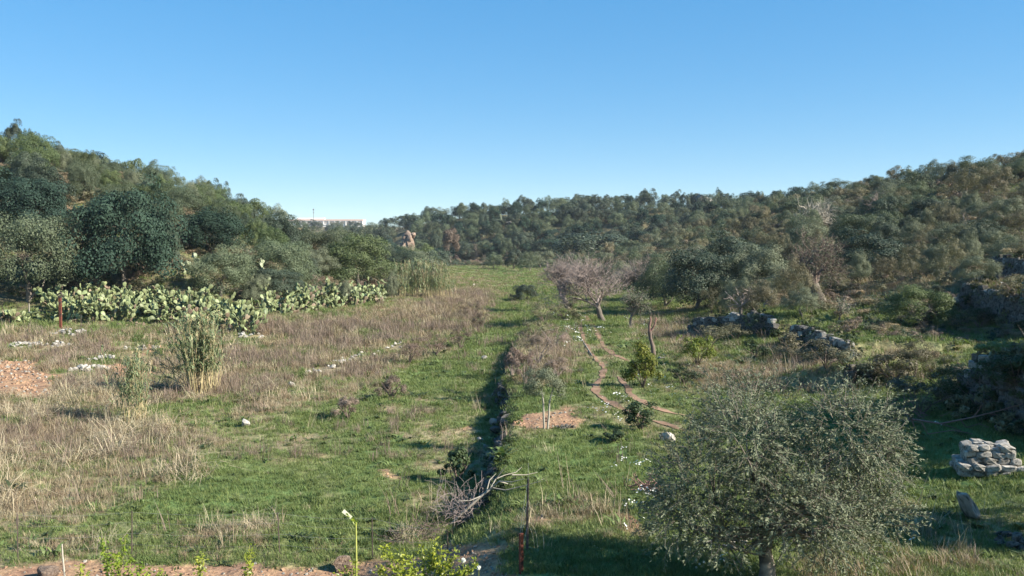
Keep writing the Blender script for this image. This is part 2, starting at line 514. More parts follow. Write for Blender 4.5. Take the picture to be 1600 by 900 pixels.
M['olivebark'] = rough_mat('olive_bark', (0.13, 0.11, 0.09), (0.32, 0.28, 0.23), 7, .8, c3=(0.05, 0.045, 0.04), s3=2.5)
M['twig'] = rough_mat('twig', (0.20, 0.16, 0.14), (0.34, 0.28, 0.25), 9, .2)
M['darktwig'] = rough_mat('dark_twig', (0.10, 0.075, 0.06), (0.20, 0.155, 0.13), 9, .2)
M['redtwig'] = rough_mat('red_twig', (0.16, 0.09, 0.075), (0.27, 0.17, 0.14), 9, .2)
M['paletwig'] = rough_mat('pale_twig', (0.270, 0.247, 0.195), (0.390, 0.360, 0.300), 12, .2)
M['stone'] = rough_mat('limestone', (0.216, 0.202, 0.173), (0.374, 0.353, 0.310), 5, .6, c3=(0.115, 0.108, 0.090), s3=3)
M['whitestone'] = rough_mat('white_limestone', (0.300, 0.282, 0.246), (0.432, 0.414, 0.372), 6, .5, c3=(0.204, 0.186, 0.156), s3=3)
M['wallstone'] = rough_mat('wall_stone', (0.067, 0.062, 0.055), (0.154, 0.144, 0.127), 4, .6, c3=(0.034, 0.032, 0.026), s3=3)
M['cliff'] = rough_mat('cliff_rock', (0.211, 0.148, 0.105), (0.328, 0.257, 0.199), 6, .8, c3=(0.156, 0.109, 0.078), s3=5, bdist=.2)
M['rust'] = rough_mat('rust', (0.112, 0.034, 0.022), (0.203, 0.071, 0.045), 14, .3, c3=(0.075, 0.038, 0.030), s3=5)
M['darkiron'] = rough_mat('dark_iron', (0.05, 0.042, 0.038), (0.11, 0.085, 0.07), 14, .3)
M['wire'] = rough_mat('wire', (0.18, 0.18, 0.17), (0.28, 0.28, 0.27), 14, .1, rough=.5)
M['plaster'] = rough_mat('white_plaster', (0.70, 0.67, 0.63), (0.82, 0.80, 0.76), .3, .1)
M['pinkplaster'] = rough_mat('pink_fascia', (0.52, 0.38, 0.32), (0.62, 0.47, 0.40), .5, .1)
M['window'] = rough_mat('window_dark', (0.340, 0.289, 0.255), (0.510, 0.442, 0.391), .5, 0, rough=.3)
M['earth'] = rough_mat('red_earth', (0.248, 0.148, 0.091), (0.400, 0.258, 0.167), 3, .6, c3=(0.190, 0.124, 0.076), s3=1.2, bdist=.04)
M['stakegreen'] = rough_mat('green_stem', (0.22, 0.25, 0.06), (0.33, 0.34, 0.10), 8, .2)
M['paleleaf'] = rough_mat('pale_leaf', (0.252, 0.260, 0.176), (0.311, 0.311, 0.235), 8, .1)


def ground_mat():
    m, nt, out = mat_new('ground')
    N, Lk = nt.nodes.new, nt.links.new
    at = N('ShaderNodeAttribute'); at.attribute_name = 'Col'
    tc = N('ShaderNodeTexCoord')

    def noise(scale, detail=6):
        n = N('ShaderNodeTexNoise'); n.inputs['Scale'].default_value = scale; n.inputs['Detail'].default_value = detail; n.inputs['Roughness'].default_value = .65
        Lk(tc.outputs['Object'], n.inputs['Vector']); return n
    n1 = noise(1.3); n2 = noise(9.0); n3 = noise(0.25, 3)
    ml = None
    val = None
    for n, lo, hi in ((n1, .68, 1.34), (n2, .55, 1.5), (n3, .82, 1.2)):
        r = N('ShaderNodeMapRange'); r.inputs['From Min'].default_value = .28; r.inputs['From Max'].default_value = .72
        r.inputs['To Min'].default_value = lo; r.inputs['To Max'].default_value = hi
        Lk(n.outputs[0], r.inputs[0])
        if val is None:
            val = r.outputs[0]
        else:
            k = N('ShaderNodeMath'); k.operation = 'MULTIPLY'; Lk(val, k.inputs[0]); Lk(r.outputs[0], k.inputs[1]); val = k.outputs[0]
    hv = N('ShaderNodeHueSaturation'); Lk(at.outputs['Color'], hv.inputs['Color']); Lk(val, hv.inputs['Value'])
    rh = N('ShaderNodeMapRange'); rh.inputs['From Min'].default_value = .3; rh.inputs['From Max'].default_value = .7
    rh.inputs['To Min'].default_value = .485; rh.inputs['To Max'].default_value = .515
    Lk(n1.outputs[0], rh.inputs[0]); Lk(rh.outputs[0], hv.inputs['Hue'])
    b = N('ShaderNodeBsdfPrincipled'); b.inputs['Roughness'].default_value = .95; b.inputs['Specular IOR Level'].default_value = .1
    Lk(hv.outputs[0], b.inputs['Base Color'])
    bu = N('ShaderNodeBump'); bu.inputs['Strength'].default_value = .8; bu.inputs['Distance'].default_value = .06
    Lk(n2.outputs[0], bu.inputs['Height']); Lk(bu.outputs[0], b.inputs['Normal'])
    Lk(b.outputs[0], out.inputs[0])
    return m


# ------------------------------------------------------------------ terrain sheet (polar grid about the viewpoint)
th = np.radians(np.concatenate([np.linspace(-178, -46, 34)[:-1], np.linspace(-46, -36, 30)[:-1], np.linspace(-36, 36, 520), np.linspace(36, 46, 30)[1:], np.linspace(46, 178, 34)[1:]]))
rr = [3.0]
while rr[-1] < 1900:
    r = rr[-1]
    rr.append(r * (1.08 if r < 10 else 1.0085 if r < 60 else 1.012 if r < 130 else 1.02 if r < 380 else 1.07))
rr = np.array(rr)
TH, RR = np.meshgrid(th, rr, indexing='ij')
GX = np.sin(TH) * RR; GY = np.cos(TH) * RR
GZ = height(GX.ravel(), GY.ravel()).reshape(GX.shape)
na, nr = GX.shape
cv = cover(GX.ravel(), GY.ravel(), GZ.ravel())
idx = np.arange(na * nr).reshape(na, nr)
quads = np.stack([idx[:-1, :-1], idx[:-1, 1:], idx[1:, 1:], idx[1:, :-1]], -1).reshape(-1, 4)[:, ::-1]
mb = MB(); mb.add(np.stack([GX.ravel(), GY.ravel(), GZ.ravel()], 1), quads)
gme = mb.mesh('ground', ground_mat(), smooth=True)
cg = np.array([0.150, 0.170, 0.066]); cl = np.array([0.108, 0.162, 0.054]); cd = np.array([0.26, 0.21, 0.13]); cs = np.array([0.29, 0.18, 0.11]); ch = np.array([0.135, 0.12, 0.068])
col = cg[None] * (1 - cv['lush'][:, None]) + cl[None] * cv['lush'][:, None]
col = col * (1 - cv['dry'][:, None]) + cd * cv['dry'][:, None]
col = col * (1 - cv['hill'][:, None]) + ch * cv['hill'][:, None]
col = col * (1 - cv['soil'][:, None]) + cs * cv['soil'][:, None]
ca = gme.color_attributes.new('Col', 'FLOAT_COLOR', 'POINT')
ca.data.foreach_set('color', np.concatenate([col, np.ones((len(col), 1))], 1).ravel())
ground = link('ground', gme); tag(ground, 'grassy valley floor and hillsides of earth and dry grass', None, kind='structure')

# horizon of the bare ground, used to leave out trees that a hill hides
EL = np.arctan2(GZ - CZ, RR); HOR = np.maximum.accumulate(EL, axis=1)


def hidden_by_hill(p, top):
    a = math.atan2(p.x, p.y); r = math.hypot(p.x, p.y)
    i = int(np.argmin(abs(th - a))); j = max(0, int(np.searchsorted(rr, r)) - 2)
    return math.atan2(p.z + top - CZ, r) < HOR[i, j] + 0.001


# two earthen ruts of the track
def rut(px_pts, w, label):
    pts = [unproj(*p) for p in px_pts]
    P = np.array([(p.x, p.y) for p in pts])
    L = np.concatenate([[0], np.cumsum(np.hypot(*(P[1:] - P[:-1]).T))])
    t = np.arange(0, L[-1], 0.12)
    X = np.interp(t, L, P[:, 0]); Y = np.interp(t, L, P[:, 1])
    for _ in range(30):
        X[1:-1] = (X[:-2] + X[2:] + 2 * X[1:-1]) / 4; Y[1:-1] = (Y[:-2] + Y[2:] + 2 * Y[1:-1]) / 4
    tx = np.gradient(X); ty = np.gradient(Y); l = np.hypot(tx, ty); nx, ny = -ty / l, tx / l
    ww = w * (0.7 + 0.8 * fbm(t * 1.6, t * 0, 71)).clip(.25, 1.3) * np.minimum(1, np.minimum(t, t[-1] - t) / 1.2 + .1)
    ww2 = w * (0.7 + 0.8 * fbm(t * 1.6 + 40, t * 0, 73)).clip(.25, 1.3) * np.minimum(1, np.minimum(t, t[-1] - t) / 1.2 + .1)
    cols = 7
    V = []
    for k in range(cols):
        u = k / (cols - 1)
        off = -ww * (1 - u) + ww2 * u
        xx = X + nx * off; yy = Y + ny * off
        zz = height(xx, yy) + 0.022 - 0.0 * u
        V.append(np.stack([xx, yy, zz], 1))
    V = np.stack(V, 1).reshape(-1, 3)
    n = len(t)
    ii = np.arange(n * cols).reshape(n, cols)
    fq = np.stack([ii[:-1, :-1], ii[:-1, 1:], ii[1:, 1:], ii[1:, :-1]], -1).reshape(-1, 4)[:, ::-1]
    b = MB(); b.add(V, fq)
    o = link('dirt_path', b.mesh('dirt_path', M['earth'], True))
    tag(o, label, None, kind='structure')
    return np.stack([X, Y], 1)


RUT_A = [(904, 503), (912, 532), (924, 556), (944, 574), (941, 588), (929, 602), (932, 616), (952, 630), (985, 645), (1030, 660), (1075, 674)]
RUT_B = [(912, 492), (925, 508), (938, 530), (946, 546), (962, 557), (985, 566)]
RUT_C = [(965, 588), (978, 604), (990, 622), (1012, 634), (1050, 646), (1085, 652)]
RUTS = [rut(RUT_A, .17, 'reddish earth wheel rut winding through the grass, left rut'),
        rut(RUT_B, .22, 'upper stretch of the right reddish earth rut toward the bare trees'),
        rut(RUT_C, .17, 'lower stretch of the right reddish rut beside the yellow-green bush')]
RUTP = np.concatenate(RUTS)

# ------------------------------------------------------------------ tree prototypes
def unit(v):
    return v / (np.linalg.norm(v, axis=-1, keepdims=True) + 1e-9)


def crown_mb(rng, ncl, nleaf, ll, lw, rz=0.8, crad=(.15, .33), spiky=.25, core=.84, mb=None, mat=0):
    """foliage of unit radius, bottom near z=0, made of leaf faces on many uneven clumps"""
    mb = mb or MB()
    u = unit(rng.normal(size=(ncl, 3))); u[:, 2] = np.where(u[:, 2] < -.55, -u[:, 2], u[:, 2])
    lump = 1 + .22 * np.sin(u[:, 0] * 3.1 + rng.uniform(0, 6)) * np.cos(u[:, 1] * 2.7 + rng.uniform(0, 6)) + .12 * np.sin(u[:, 2] * 5 + rng.uniform(0, 6))
    rad = rng.uniform(.45, core, ncl) * lump * (1 + .15 * rng.normal(size=ncl)).clip(.7, 1.25)
    c = u * rad[:, None]; cr = rng.uniform(*crad, ncl)
    w = cr ** 2; w /= w.sum()
    k = rng.choice(ncl, nleaf, p=w)
    d = unit(rng.normal(size=(nleaf, 3)) + 0.9 * u[k] + np.array([0, 0, .25]))
    rr_ = cr[k] * (1 - np.abs(rng.normal(size=nleaf)) * spiky).clip(.2, 1.15)
    p = c[k] + d * rr_[:, None]
    p += rng.normal(size=p.shape) * .02
    p[:, 2] = (p[:, 2] * rz + rz * .92)
    n = unit(d + rng.normal(size=d.shape) * .38 + np.array([0, 0, .15]))
    t = rng.normal(size=d.shape)
    s = rng.uniform(.6, 1.25, nleaf)
    mb.leaves(p, n, t, ll * s, lw * s, mat)
    return mb


def grow(mb, rng, p, d, L, r, lev, spec, mat=0, tips=None):
    """recursive tapering limb"""
    n = 4 if lev > 2 else 3
    r = max(r, spec.get('rmin', 0))
    pts = [np.array(p, float)]; dd = np.array(d, float)
    for i in range(n):
        dd = unit(dd + rng.normal(size=3) * spec['wob'] + np.array([0, 0, spec['up']]))
        pts.append(pts[-1] + dd * L / n)
    r1 = max(r * spec['taper'], spec.get('rmin', 0))
    mb.tube(pts, np.linspace(r, r1, n + 1), 6 if lev >= spec['lev'] - 1 else 4 if lev > 2 else 3, mat, cap=False)
    if lev == 0:
        if tips is not None:
            tips.append((pts[-1], dd))
        return
    nc = rng.integers(spec['n'][0], spec['n'][1] + 1)
    for c in range(nc):
        f = 1.0 if c == 0 else rng.uniform(.35, 1.0)
        q = pts[-1] * 1.0 if f == 1 else pts[int(f * n)]
        side = unit(rng.normal(size=3)); side -= dd * (side @ dd)
        nd = unit(dd + unit(side) * spec['spread'] * rng.uniform(.6, 1.3))
        grow(mb, rng, q, nd, L * spec['len'] * rng.uniform(.75, 1.2), r1 * rng.uniform(.6, .85), lev - 1, spec, mat, tips)


def bare_mb(rng, lev=5, spec=None, mat=0, r0=.06, L0=.3, lean=(0, 0, 1), tips=None):
    mb = MB()
    sp = dict(wob=.22, up=.06, taper=.68, n=(3, 4), spread=.75, len=.72, lev=lev)
    sp.update(spec or {})
    grow(mb, rng, (0, 0, -.04), lean, L0, r0, lev, sp, mat, tips)
    return mb


CR = {}       # kind -> {'near': [...], 'far': [...]}


def rg(s):
    return np.random.default_rng(s)


KIND = {  # clumps, leaves near, ll, lw near, rz, spiky, material
    'maquis': (105, 26000, .040, .019, .80, .20, 'maquis'),
    'carob': (130, 26000, .045, .027, .80, .18, 'carob'),
    'oak': (85, 24000, .044, .026, .85, .18, 'oak'),
    'olive': (90, 24000, .048, .015, .85, .26, 'olive'),
    'lentisk': (85, 24000, .040, .020, .70, .20, 'lentisk'),
    'scrub': (40, 9000, .060, .015, .75, .40, 'scrub'),
    'russet': (30, 5000, .060, .030, .9, .30, 'brownleaf'),
}
for ki, (kn, (ncl, nl, ll, lw, rz, spk, mt)) in enumerate(KIND.items()):
    CR[kn] = dict(near=[crown_mb(rg(100 + ki * 10 + v), ncl, nl, ll, lw, rz, spiky=spk).mesh('crown_' + kn, M[mt]) for v in range(3)],
                  far=[crown_mb(rg(500 + ki * 10 + v), max(30, ncl // 2), 7000, max(ll, .05) * 1.45, lw * 1.6, rz, crad=(.2, .38), spiky=spk).mesh('crown_' + kn, M[mt]) for v in range(4)])
# bare and half-bare shrubs
CR['bare'] = dict(near=[], far=[])
for v in range(3):
    b = bare_mb(rg(800 + v), 5, dict(spread=.9, n=(3, 4)), 0, .05, .42)
    p = np.concatenate(b.v); q = p[RNG.choice(len(p), 900)]
    b.leaves(q + RNG.normal(size=q.shape) * .03, RNG.normal(size=q.shape), RNG.normal(size=q.shape), .07, .02, 1)
    me = b.mesh('crown_bare', [M['twig'], M['scrub']])
    CR['bare']['near'].append(me); CR['bare']['far'].append(me)

TR = []
for v in range(4):
    b = MB(); r_ = rg(900 + v)
    grow(b, r_, (0, 0, -.1), (r_.normal() * .12, r_.normal() * .12, 1), .5, .075, 2, dict(wob=.15, up=.1, taper=.72, n=(3, 3), spread=.6, len=.62, lev=2))
    TR.append(b.mesh('trunk', M['bark'], True))

tree_list = []     # filled first, then culled, labelled and built


def plan(kind, p, R, H, base=0.0, name=None, label=None, cat=None, group=None, keep=False):
    tree_list.append(dict(kind=kind, p=p, R=R, H=H, base=base, name=name, label=label, cat=cat, group=group, keep=keep))


def build_tree(t, i):
    p, R, H, base, kind = t['p'], t['R'], t['H'], t['base'], t['kind']
    d = math.hypot(p.x, p.y)
    r_ = random.Random(i * 77 + 5)
    lod = 'near' if d < 125 else 'far'
    me = r_.choice(CR[kind][lod])
    rz = {k: v[4] for k, v in KIND.items()}.get(kind, .8)
    hc = (H - base)
    if kind == 'bare':
        s = (R * .95, R * .95, H / 1.25); cz = -.05
    else:
        s = (R * r_.uniform(.92, 1.08), R * r_.uniform(.92, 1.08), hc / (1.85 * rz)); cz = base - .08 * hc
    name = t['name'] or dict(bare='bare_shrub', maquis='wild_olive', oak='evergreen_oak', carob='carob', olive='olive', lentisk='mastic', scrub='dry', russet='russet')[kind] + ('' if kind == 'bare' else '_shrub' if H < 3 else '_tree')
    if kind == 'bare':
        o = link(name, me, loc=p, rot=(0, 0, r_.uniform(0, 6.28)), scl=s)
        tag(o, t['label'], t['cat'] or 'shrub', t['group'])
        return
    o = thing(name, t['label'], t['cat'] or ('shrub' if H < 3 else 'tree'), p, r_.uniform(0, 6.28), t['group'])
    link('crown', me, o, (0, 0, cz), None, s)
    th_ = max(base + hc * .45, .5)
    link('trunk', r_.choice(TR), o, (0, 0, 0), None, (max(R * .75, th_ * .6), max(R * .75, th_ * .6), th_))


# --- hand-placed larger trees -------------------------------------------------
def by_px(px, py_base, w_px, h_px):
    p = unproj(px, py_base); d = math.hypot(p.x, p.y)
    return p, w_px * d / F / 2, h_px * d / F


def place_px(kind, px, py, w, h, name, label, cat, base=0.0, group=None):
    p, R, H = by_px(px, py, w, h)
    plan(kind, p, R, H, base * H, name, label, cat, group, keep=True)
    return p


place_px('carob', 195, 452, 165, 150, 'carob_tree', 'large dark green dense carob tree behind the prickly pear hedge', 'tree')
place_px('carob', 330, 400, 95, 75, 'carob_tree', 'dark carob tree upslope right of the largest dark carob', 'tree')
place_px('maquis', 45, 470, 160, 130, 'wild_olive_tree', 'light olive-green spreading wild olive at the left picture edge', 'tree')
place_px('carob', 45, 365, 110, 80, 'carob_tree', 'dark carob above the spreading wild olive at the left edge', 'tree')
place_px('maquis', 345, 462, 110, 75, 'wild_olive_tree', 'grey-green rounded bush right of the largest dark carob, above the prickly pears', 'tree')
place_px('olive', 402, 478, 46, 50, 'olive_shrub', 'small blue-grey shrub between the two prickly pear thickets', 'shrub')
place_px('maquis', 440, 455, 110, 85, 'wild_olive_tree', 'broad grey-green bush directly above the middle prickly pear thicket', 'tree')
place_px('lentisk', 560, 450, 130, 80, 'evergreen_tree', 'deep green rounded tree right above the middle prickly pear thicket', 'tree')
place_px('maquis', 500, 420, 100, 75, 'evergreen_tree', 'olive-green tree behind the deep green rounded tree at the wood edge', 'tree')
place_px('olive', 540, 478, 30, 40, 'olive_shrub', 'small grey shrub in front of the middle prickly pear thicket', 'shrub')
place_px('carob', 630, 425, 50, 34, 'carob_tree', 'small dark tree just behind the far reed bed', 'tree')
place_px('lentisk', 665, 420, 45, 40, 'evergreen_shrub', 'yellowish green bush at the far tip of the left wood', 'shrub')
place_px('olive', 612, 466, 22, 42, 'olive_shrub', 'dark grey-green shrub at the left end of the far reed bed', 'shrub')
# right-hand side
place_px('oak', 1090, 485, 130, 95, 'evergreen_tree', 'dense green tree shading the ground right of the bare pinkish trees', 'tree')
place_px('maquis', 1040, 480, 100, 75, 'evergreen_tree', 'rounded green tree just behind the small pruned stump', 'tree')
place_px('olive', 1185, 470, 110, 85, 'wild_olive_tree', 'leafy grey-green tree left of the gnarled hollow olive trunk', 'tree')
place_px('oak', 1150, 440, 110, 75, 'evergreen_tree', 'dark green tree behind the leafy grey-green tree on the right', 'tree')
place_px('lentisk', 1440, 508, 120, 55, 'evergreen_shrub', 'broad low bright green bush on the terrace, right hillside', 'shrub')
place_px('oak', 1360, 425, 120, 60, 'evergreen_shrub', 'dark shadowy bush behind the brown grass strip, right hillside', 'shrub')
place_px('olive', 1525, 455, 60, 50, 'olive_shrub', 'small pale olive with thin leaning stems on the upper right terrace', 'tree', .25)
place_px('olive', 1255, 500, 60, 45, 'olive_shrub', 'small wispy olive shrub just below the gnarled hollow olive trunk', 'shrub', .25)
place_px('scrub', 1430, 590, 80, 55, 'dry_shrub', 'brownish twiggy bush beside the rubble wall, right of centre', 'shrub')
place_px('oak', 820, 470, 44, 26, 'evergreen_shrub', 'low round green bush on the bank beside the grass lane', 'shrub')
place_px('maquis', 772, 420, 34, 26, 'olive_tree', 'low grey-green olive at the far end of the grass lane, left one', 'tree')
place_px('oak', 803, 421, 36, 32, 'olive_tree', 'darker low olive at the far end of the grass lane, middle one', 'tree')
place_px('maquis', 828, 424, 30, 34, 'olive_tree', 'low olive at the far end of the grass lane, right one', 'tree')
place_px('olive', 845, 418, 50, 30, 'olive_tree', 'small olive on the right of the lane far end', 'tree')
place_px('oak', 690, 418, 44, 24, 'olive_tree', 'small low olive at the foot of the russet tree', 'tree')
place_px('oak', 935, 405, 130, 45, 'evergreen_tree', 'wide bright green tree behind the bare pinkish trees', 'tree')
place_px('russet', 705, 414, 38, 58, 'russet_tree', 'russet-brown leaved tree on a thin trunk at the far valley end', 'tree', .3)
place_px('bare', 741, 408, 34, 36, 'russet_tree', 'small purplish bare-looking tree right of the russet tree', 'tree', .2)

# --- woods on the slopes (scattered, with spacing) ----------------------------
def sunk(p):
    return Vector((p[0], p[1], zat(p[0], p[1])))


occupied = [(t['p'].x, t['p'].y, t['R']) for t in tree_list]
OCA = np.zeros((6000, 3)); OCN = [len(occupied)]; OCA[:len(occupied)] = occupied
CLEAR = [
    [(780, 560), (1000, 500), (1110, 500), (1230, 505), (1270, 480), (1340, 455), (1560, 430), (1700, 440), (1700, 950), (700, 950)],
    [(0, 440), (100, 440), (330, 430), (420, 470), (600, 440), (700, 440), (700, 520), (0, 560)],
    [(610, 362), (652, 362), (652, 412), (610, 412)],
    [(700, 405), (860, 405), (900, 440), (1000, 450), (1000, 520), (700, 520)],
]


def scatter_trees(xr, yr, ok, Rf, kinds, n, seed, sep=.82):
    r_ = rg(seed)
    xs = r_.uniform(*xr, n); ys = r_.uniform(*yr, n)
    zs = height(xs, ys)
    px, py = proj(xs, ys, zs)
    good = ok(xs, ys) & (px > -120) & (px < 1720) & (ys > 20)
    for c in CLEAR:
        good &= sdf(px, py, c) < 0
    kn = list(kinds); kw = np.array([kinds[k] for k in kn], float); kw /= kw.sum()
    for i in np.nonzero(good)[0]:
        R, H = Rf(xs[i], ys[i], r_)
        a = OCA[:OCN[0]]
        if (np.hypot(a[:, 0] - xs[i], a[:, 1] - ys[i]) < sep * (a[:, 2] + R)).any():
            continue
        OCA[OCN[0]] = (xs[i], ys[i], R); OCN[0] += 1
        # kinds come in drifts
        g = .5 + .5 * float(fbm(np.array([xs[i] * .05]), np.array([ys[i] * .05]), seed + 3)[0])
        k = kn[int(np.searchsorted(np.cumsum(kw), np.clip(.5 * g + .5 * r_.random(), 0, .9999)))]
        plan(k, Vector((xs[i], ys[i], zs[i])), R, H * r_.uniform(.85, 1.15))


scatter_trees((-130, -8), (55, 300), lambda x, y: sdf(x, y, LEFT_HILL) > 2.5, lambda x, y, r: (r.uniform(1.1, 3.3) * (1 + max(0, y - 120) / 300), r.uniform(2.6, 4.4)),
              dict(maquis=4.5, oak=1.6, lentisk=2.0, olive=1.4, carob=1.5, scrub=.5), 6500, 21, .72)
scatter_trees((-95, 150), (256, 360), lambda x, y: (np.interp(x, [-60, -20, 0, 20, 60, 100], [305, 275, 262, 258, 252, 250]) < y) & (sdf(x, y, LEFT_HILL) < -4),
              lambda x, y, r: (r.uniform(2.0, 5.0), r.uniform(3.6, 7.2)), dict(oak=5, maquis=2.4, carob=2.2, olive=1.2, lentisk=.8, scrub=.5), 5200, 22, .70)
scatter_trees((-150, -35), (240, 420), lambda x, y: x > -400, lambda x, y, r: (r.uniform(3.2, 5.0), r.uniform(5.5, 8.0)), dict(maquis=3, oak=3, lentisk=1.5), 1500, 26, .8)
scatter_trees((-205, -50), (590, 730), lambda x, y: (x / y > -.29) & (x / y < -.08), lambda x, y, r: (r.uniform(4, 6.5), r.uniform(5.5, 7.5)), dict(maquis=3, oak=4), 1200, 27, .85)
scatter_trees((9, 150), (85, 262), lambda x, y: x > toe_r(y) + 1.0, lambda x, y, r: (r.uniform(1.6, 3.4), r.uniform(2.2, 4.2)),
              dict(oak=3, maquis=2.6, scrub=2.6, olive=1.4, carob=1.2, bare=.8, lentisk=1.0), 6000, 23, .82)
scatter_trees((11, 90), (30, 95), lambda x, y: x > toe_r(y) + 2.0, lambda x, y, r: (r.uniform(.9, 2.2), r.uniform(1.3, 2.9)),
              dict(maquis=2.2, oak=1.6, scrub=3.2, olive=1.2, bare=2.0, lentisk=1.4), 4200, 24, .92)
# leafless shrubs against the sky and on the drier slope
for (bx, by, w, h) in [(175, 262, 45, 28), (255, 285, 40, 24), (300, 290, 36, 26), (415, 335, 40, 26), (365, 315, 26, 24), (1440, 300, 50, 34), (1195, 300, 30, 22), (1330, 340, 60, 46), (1095, 425, 70, 55), (1350, 300, 40, 30), (1525, 262, 30, 30), (760, 410, 30, 22)]:
    p, R, H = by_px(bx, by, w, h)
    if p.y < 420:
        plan('bare', p, R, max(H, 1.2))

for t in tree_list:      # the saddle of the valley stays low, so that the distant building shows
    a, b = proj(t['p'].x, t['p'].y, t['p'].z + t['H'])
    if 452 < a < 572 and b < 351 and t['p'].y < 500:
        t['H'] = max(1.2, t['H'] - (351 - b) * t['p'].y / F); t['base'] = min(t['base'], t['H'] * .3)
# --- leave out what nothing of is seen, then describe and build ----------------
BW, BH = 800, 450
buf = np.full((BH, BW), -1)
order = sorted(range(len(tree_list)), key=lambda i: -tree_list[i]['p'].y)
yy, xx = np.mgrid[0:BH, 0:BW]
for i in order:
    t = tree_list[i]; p = t['p']
    if hidden_by_hill(p, t['H']):
        continue
    a, b = proj(p.x, p.y, p.z + t['base'] + (t['H'] - t['base']) / 2)
    rx = t['R'] * F / p.y / 2; rz = (t['H'] - t['base']) / 2 * F / p.y / 2
    x0, x1 = int(max(0, a / 2 - rx)), int(min(BW, a / 2 + rx + 1)); y0, y1 = int(max(0, b / 2 - rz)), int(min(BH, b / 2 + rz + 1))
    if x1 <= x0 or y1 <= y0:
        continue
    if t['kind'] == 'bare':
        t['keep'] = True
        continue
    sl = (slice(y0, y1), slice(x0, x1))
    m = ((xx[sl] - a / 2) / rx) ** 2 + ((yy[sl] - b / 2) / max(rz, .5)) ** 2 < .85
    buf[sl][m] = i
seen = np.bincount(buf[buf >= 0].ravel(), minlength=len(tree_list))
kept = [t for i, t in enumerate(tree_list) if seen[i] >= 9 or (t['keep'] and (t['label'] or not hidden_by_hill(t['p'], t['H'])))]
print('trees planned', len(tree_list), 'kept', len(kept))

MARKS = [('the largest dark carob', 190, 375), ('the prickly pear hedge', 240, 470), ('the middle prickly pear thicket', 505, 455), ('the distant white building', 510, 346),
         ('the orange rock outcrop', 635, 380), ('the russet tree', 705, 385), ('the lane far end', 810, 415), ('the bare pinkish trees', 920, 445),
         ('the pale crest boulder', 1090, 290), ('the gnarled hollow olive', 1280, 440), ('the brown grass strip', 1430, 440), ('the upper right terrace wall', 1575, 435),
         ('the left hill crest', 100, 230), ('the right hill crest', 1450, 265), ('the rubble wall', 1240, 525)]
COLW = dict(maquis='grey-green', carob='dark green', oak='deep green', olive='silvery green', lentisk='yellow-green', scrub='brownish', russet='russet', bare='leafless grey')
ORD = ['leftmost', 'second from left', 'third from left', 'fourth from left', 'fifth from left', 'sixth from left', 'seventh from left', 'eighth from left', 'ninth from left', 'tenth from left', 'eleventh from left', 'twelfth from left', 'thirteenth from left', 'fourteenth from left']
sets = {}
for t in kept:
    if t['label']:
        continue
    p = t['p']; a, b = proj(p.x, p.y, p.z + t['H'] * .6)
    nm, mx_, my_ = min(MARKS, key=lambda m: math.hypot(m[1] - a, (m[2] - b) * 1.3))
    dx, dy = a - mx_, b - my_
    dist = math.hypot(dx, dy)
    near = '' if dist < 70 else 'well '
    rel = ('right of' if dx > 0 else 'left of') if abs(dx) > abs(dy) * 1.1 else ('below' if dy > 0 else 'above')
    size = 'tiny' if t['R'] * F / p.y < 14 else 'small' if t['R'] * F / p.y < 24 else 'mid-sized' if t['R'] * F / p.y < 40 else 'big'
    word = 'shrub' if (t['H'] < 3 or t['kind'] == 'bare') else 'tree'
    t['group'] = 'evergreens on the left hillside' if a < 580 and p.y < 300 else 'evergreens on the far hill' if p.y > 250 else 'shrubs and trees on the right hillside'
    sets.setdefault(f'{size} {COLW[t["kind"]]} {word} {near}{rel} {nm}', []).append((a, t))
for k, l in sets.items():
    l.sort(key=lambda q: q[0])
    for j, (a, t) in enumerate(l):
        t['label'] = k if len(l) == 1 else k + ', ' + (ORD[j] if j < len(ORD) else 'among the rightmost ones')
for i, t in enumerate(kept):
    build_tree(t, i)
TREE_XY = np.array([(t['p'].x, t['p'].y, t['R']) for t in kept])

# ------------------------------------------------------------------ prickly pears
def pad_mesh(seed, sides=9, rings=4):
    r_ = rg(seed); V = []; fcs = []
    # obovate pad in the XZ plane, base at origin, 1 long, thickness in Y
    prof = [(0, .10), (.18, .24), (.42, .38), (.68, .44), (.88, .33), (1.0, .10)]
    for z, w in prof:
        for k, (cx, cy) in enumerate([(-1, 0), (-.6, .7), (.6, .7), (1, 0), (.6, -.7), (-.6, -.7)]):
            V.append((cx * w * (1 + .06 * r_.normal()), cy * .055 * (.6 + w), z))
    n = 6
    for i in range(len(prof) - 1):
        for k in range(n):
            fcs.append((i * n + k, i * n + (k + 1) % n, (i + 1) * n + (k + 1) % n, (i + 1) * n + k))
    b = MB(); b.add(V, fcs); b.add(V[-n:], [tuple(range(n))]); b.add(V[:n], [tuple(range(n))[::-1]])
    return b


PADS = [pad_mesh(40 + i) for i in range(4)]
PAD_ME = [p.mesh('pad', M['pad'], True) for p in PADS]
PAD_DRY = [p.mesh('pad', M['paddry'], True) for p in PADS]
PAD_ME_FAR = [p.mesh('pad', M['padfar'], True) for p in PADS]


